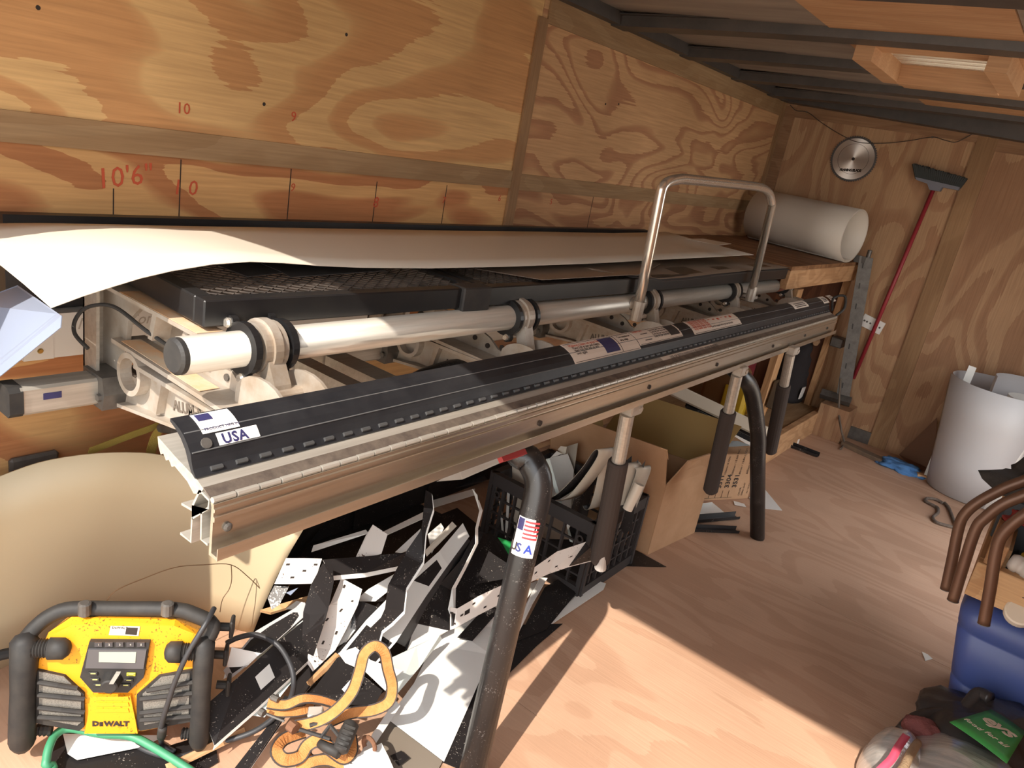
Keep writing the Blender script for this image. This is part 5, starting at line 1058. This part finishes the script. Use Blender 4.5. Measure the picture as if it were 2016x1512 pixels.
# ---------------------------------------------------------------- right foreground: jug, lumber box, bent pipes
jug = empty('blue_jug', V((1.97, -1.52, 0)), 'large blue plastic jug standing under the lumber box', 'jug')
JB = mat('blue_plastic', (64, 80, 140), .42, 0, rgb2=(72, 86, 136), vscale=5, spec=.45)
def sec(z, x0, x1, y0, y1, r):
    out = []
    for cx, cy, a0 in ((x1-r, y1-r, 0), (x0+r, y1-r, 90), (x0+r, y0+r, 180), (x1-r, y0+r, 270)):
        for k in range(6): a = math.radians(a0+18*k); out.append(V((cx+r*math.cos(a), cy+r*math.sin(a), z)))
    return out
secs = []
for z, ins in ((.0, .03), (.012, .008), (.03, .0), (.10, .0), (.105, .004), (.112, .004), (.117, 0), (.255, 0), (.26, .004), (.267, .004), (.272, 0), (.315, .002), (.338, .016), (.352, .04), (.358, .07)):
    x0 = 1.815-.075*(z/.35); secs.append(sec(z, x0+ins, x0+.36-ins, -1.665+ins, -1.38-ins, .055))
n = len(secs[0]); fs = [(j*n+i, j*n+(i+1) % n, (j+1)*n+(i+1) % n, (j+1)*n+i) for j in range(len(secs)-1) for i in range(n)]+[tuple(range(n-1, -1, -1)), tuple(range((len(secs)-1)*n, len(secs)*n))]
obj('jug_body', [v for s_ in secs for v in s_], fs, JB, jug, True)
cp = P(2006, 1212, y=-1.69); 
m = MB(); m.lathe(cp+V((0, .05, -.03)), V((0, -.65, .75)), [(0, .030), (.03, .030)], 20); m.build('jug_neck', JB, jug)
MB().lathe(cp+V((0, .03, -.012)), V((0, -.65, .75)), [(0, .036), (.018, .036), (.021, .032)], 24).build('white_cap', mat('cream_cap', (226, 212, 190), .5), jug)
K = V((1.745, -1.66, .372)); lb_ = empty('lumber_box', K, 'open box of pine planks holding odds and ends on top of the blue jug', 'lumber box')
def plank(a, b, m=PINE): return MB().obox((V(a)+V(b))/2, V(((b[0]-a[0])/2, 0, 0)), V((0, (b[1]-a[1])/2, 0)), V((0, 0, (b[2]-a[2])/2)), 0, .002).build('plank', m, lb_)
plank((1.745, -1.66, .372), (2.19, -1.622, .478)); plank((1.745, -1.62, .372), (1.783, -1.10, .478), PINEY); plank((1.757, -1.655, .479), (1.80, -1.10, .548), PINEY)
plank((1.745, -1.098, .372), (2.19, -1.06, .548)); plank((1.785, -1.62, .372), (2.19, -1.10, .39)); plank((2.10, -1.62, .39), (2.14, -1.10, .478), PINEY)
for dx, dz in ((.04, .075), (.055, .05), (.05, .025), (.13, .06), (.16, .03), (.20, .045), (.26, .07)):
    MB().obox(K+V((dx, -.0006, dz)), V((.005, 0, .0006)), V((0, .0004, 0)), V((0, 0, .0012))).build('nail_mark', INK, lb_)
MB().box((1.79, -1.62, .392), (1.81, -1.3, .53)).build('inner_board', BAT, lb_)
o = MB(); o.obox(V((1.95, -1.51, .436)), V((.13, 0, 0)), V((0, .075, 0)), V((0, 0, .045)), 0, .012); o.build('black_tool_tray', mat('dark_teal_plastic', (44, 52, 54), .6), None, label='dark plastic tool tray inside the lumber box', cat='tray')
MB().tube(smooth_path([V((1.84, -1.50, .490)), V((1.91, -1.53, .492)), V((2.0, -1.50, .492)), V((2.07, -1.54, .490))], 4), .0085, 8).build('yellow_rope', mat('yellow_cord', (196, 160, 60), .7), None, label='yellow rope on the dark tray in the lumber box', cat='rope')
q = P(1998, 1108, z=.50); MB().lathe(q, V((1, -.25, -.12)), [(-.012, .020), (.0, .026), (.012, .026), (.014, .022), (.026, .022), (.028, .026), (.06, .026)], 20).build('white_fitting', mat('grey_white_fitting', (200, 192, 182), .5), None, True, label='white ribbed plastic fitting lying in the lumber box', cat='fitting')
jc = P(1960, 930, y=-1.36); tz = (jc.z-.04-.39)/2
MB().obox(V((jc.x+.16, -1.30, .391+tz)), V((.11, 0, 0)), V((0, .12, 0)), V((0, 0, tz)), 0, .01).build('dark_tote', mat('dark_tote', (56, 62, 66), .6), None, label='dark tote in the lumber box under the black jacket', cat='tote')
lump('black_jacket', 'crumpled black jacket on the dark tote at the right edge', 'jacket', V((jc.x+.165, -1.33, .392+2*tz)), .15, .15, .075, mat('black_cloth', (62, 58, 55), .95, bump=.5, bscale=80), 5.1, .38, 4.5)
lump('red_cloth', 'scrap of red cloth behind the bent pipes', 'cloth', V((1.80, -1.36, .549)), .045, .11, .03, mat('red_cloth', (150, 52, 44), .9), 1.4, .4, 5)
lump('teal_bag', 'teal plastic bag beside the dark tote', 'bag', V((1.99, -1.47, .482)), .05, .03, .05, mat('teal_bag', (40, 92, 112), .5), 9.3, .4, 5)
PIPE = mat('rusty_brown_pipe', (112, 84, 66), .42, .35, rgb2=(94, 66, 52), vscale=14, stretch=(1, 1, .3))
for lab, y, pts in (('left of the three bent brown pipes resting over the lumber box', -1.71, ((1862, 1160), (1875, 1100), (1887, 1041), (1898, 1014), (1924, 990), (1976, 962), (2020, 945), (2090, 915))),
                    ('middle of the three bent brown pipes resting over the lumber box', -1.79, ((1876, 1182), (1898, 1110), (1921, 1042), (1940, 1019), (1974, 993), (2020, 974), (2090, 945))),
                    ('right one of the three bent brown pipes, nearest the jug cap', -1.87, ((1937, 1228), (1950, 1155), (1961, 1086), (1976, 1049), (2020, 1012), (2090, 975)))):
    p = [P(u, v, y=y) for u, v in pts]; p[-1].y += .0
    pp = empty('bent_pipe', p[0], lab, 'pipe', 'bent brown pipes'); MB().tube(smooth_path(p, 5), .0145, 14).build('pipe_body', PIPE, pp, True)
    MB().lathe(p[0], p[0]-p[1], [(-.001, .0150), (.001, .0150)], 14).build('cut_end', STEEL, pp)
# ---------------------------------------------------------------- bags in the right foreground
bc = P(1905, 1452, z=.08)
bag = empty('black_bag', V((bc.x+.06, bc.y, 0)), 'black plastic bag with a green printed panel in front of the blue jug', 'bag')
lump('bag_body', None, None, V((bc.x+.07, bc.y+.02, 0)), .21, .20, .125, mat('black_bag_film', (50, 46, 45), .38, bump=.3, bscale=50), 3.3, .20, 4.2, bag, 56, 28)
gr = mat('green_print', (62, 142, 70), .45)
qa, qb, qc, qd = P(1868, 1424, z=.178), P(1950, 1399, z=.168), P(2018, 1444, z=.176), P(1981, 1506, z=.186)
rows = []
for i in range(7):
    s_ = i/6; a, b = qa.lerp(qb, s_), qd.lerp(qc, s_)
    rows.append([a.lerp(b, t)+up*(.005*math.sin(math.pi*t)*math.sin(math.pi*(.2+.6*s_))+.004) for t in [j/8 for j in range(9)]])
gp = MB().loft(rows, .001).build('green_panel', gr, bag, True, label='green printed panel with white words')
xd = (qd-qa).normalized(); yd = (qb-qa)
def gat(s, t, o=.006): a, b = qa.lerp(qb, s), qd.lerp(qc, s); return a.lerp(b, t)+up*(.005*math.sin(math.pi*t)*math.sin(math.pi*(.2+.6*s))+.004+o)
PRN = mat('pale_print', (206, 190, 170), .6)
for i, ch_ in enumerate('eys'): text('letter', ch_, .062, gat(.52, .16+.23*i, .006), xd, yd, PRN, gp, .0004, bold=.0014, shear=.2)
x_ = .06
for wd_, t in (('food', .05), ('for', .45), ('all', .71)): text('letter', wd_, .0235, gat(.24, t, .006), xd, yd, PRN, gp, .0004, shear=.2, spacing=1.0)
lump('red_net', None, None, P(1815, 1437, z=.10), .05, .035, .03, mat('dark_red_net', (112, 60, 56), .8, bump=.8, bscale=200), 6.1, .25, 5, bag, 24, 12, False)
MB().tube(smooth_path([P(1775, 1440, z=.06), P(1800, 1416, z=.08), P(1850, 1404, z=.10), P(1895, 1398, z=.12), P(1925, 1366, z=.16), P(1950, 1376, z=.17)], 6), [.018]*31, 8).build('bag_fold', mat('black_bag_film', (50, 46, 45), .38), bag, True)
cb = empty('clear_bag', P(1830, 1520, z=0), 'clear plastic bag tied with pink ribbon at the bottom right', 'bag')
FILM = mat('clear_film', (190, 184, 176), .2, 0, rgb2=(140, 138, 136), vscale=5, spec=.7, stretch=(1, 7, 1), bump=.35, bscale=14, trans=.35)
lump('bag_body', None, None, P(1880, 1590, z=.0), .16, .17, .115, FILM, 7.7, .07, 3, cb, 56, 28)
lump('bag_body', None, None, P(1745, 1540, z=.0), .075, .12, .10, FILM, 4.4, .08, 3, cb, 48, 24)
rb = [P(u, v, z=z) for u, v, z in ((1786, 1448, .13), (1768, 1474, .165), (1756, 1496, .175), (1738, 1514, .175), (1722, 1530, .165))]
MB().loft([[p+V((-.010, 0, .003)), p+V((.008, .004, .0))] for p in smooth_path(rb, 5)], .002).build('pink_ribbon', mat('pink_ribbon', (232, 92, 122), .45), cb, True)
MB().tube(smooth_path([p+V((.026, .0, -.004)) for p in rb], 5), .010, 8).build('twine', mat('tan_twine', (160, 134, 104), .9, bump=.8, bscale=180), cb, True)
bpy.context.view_layer.update()
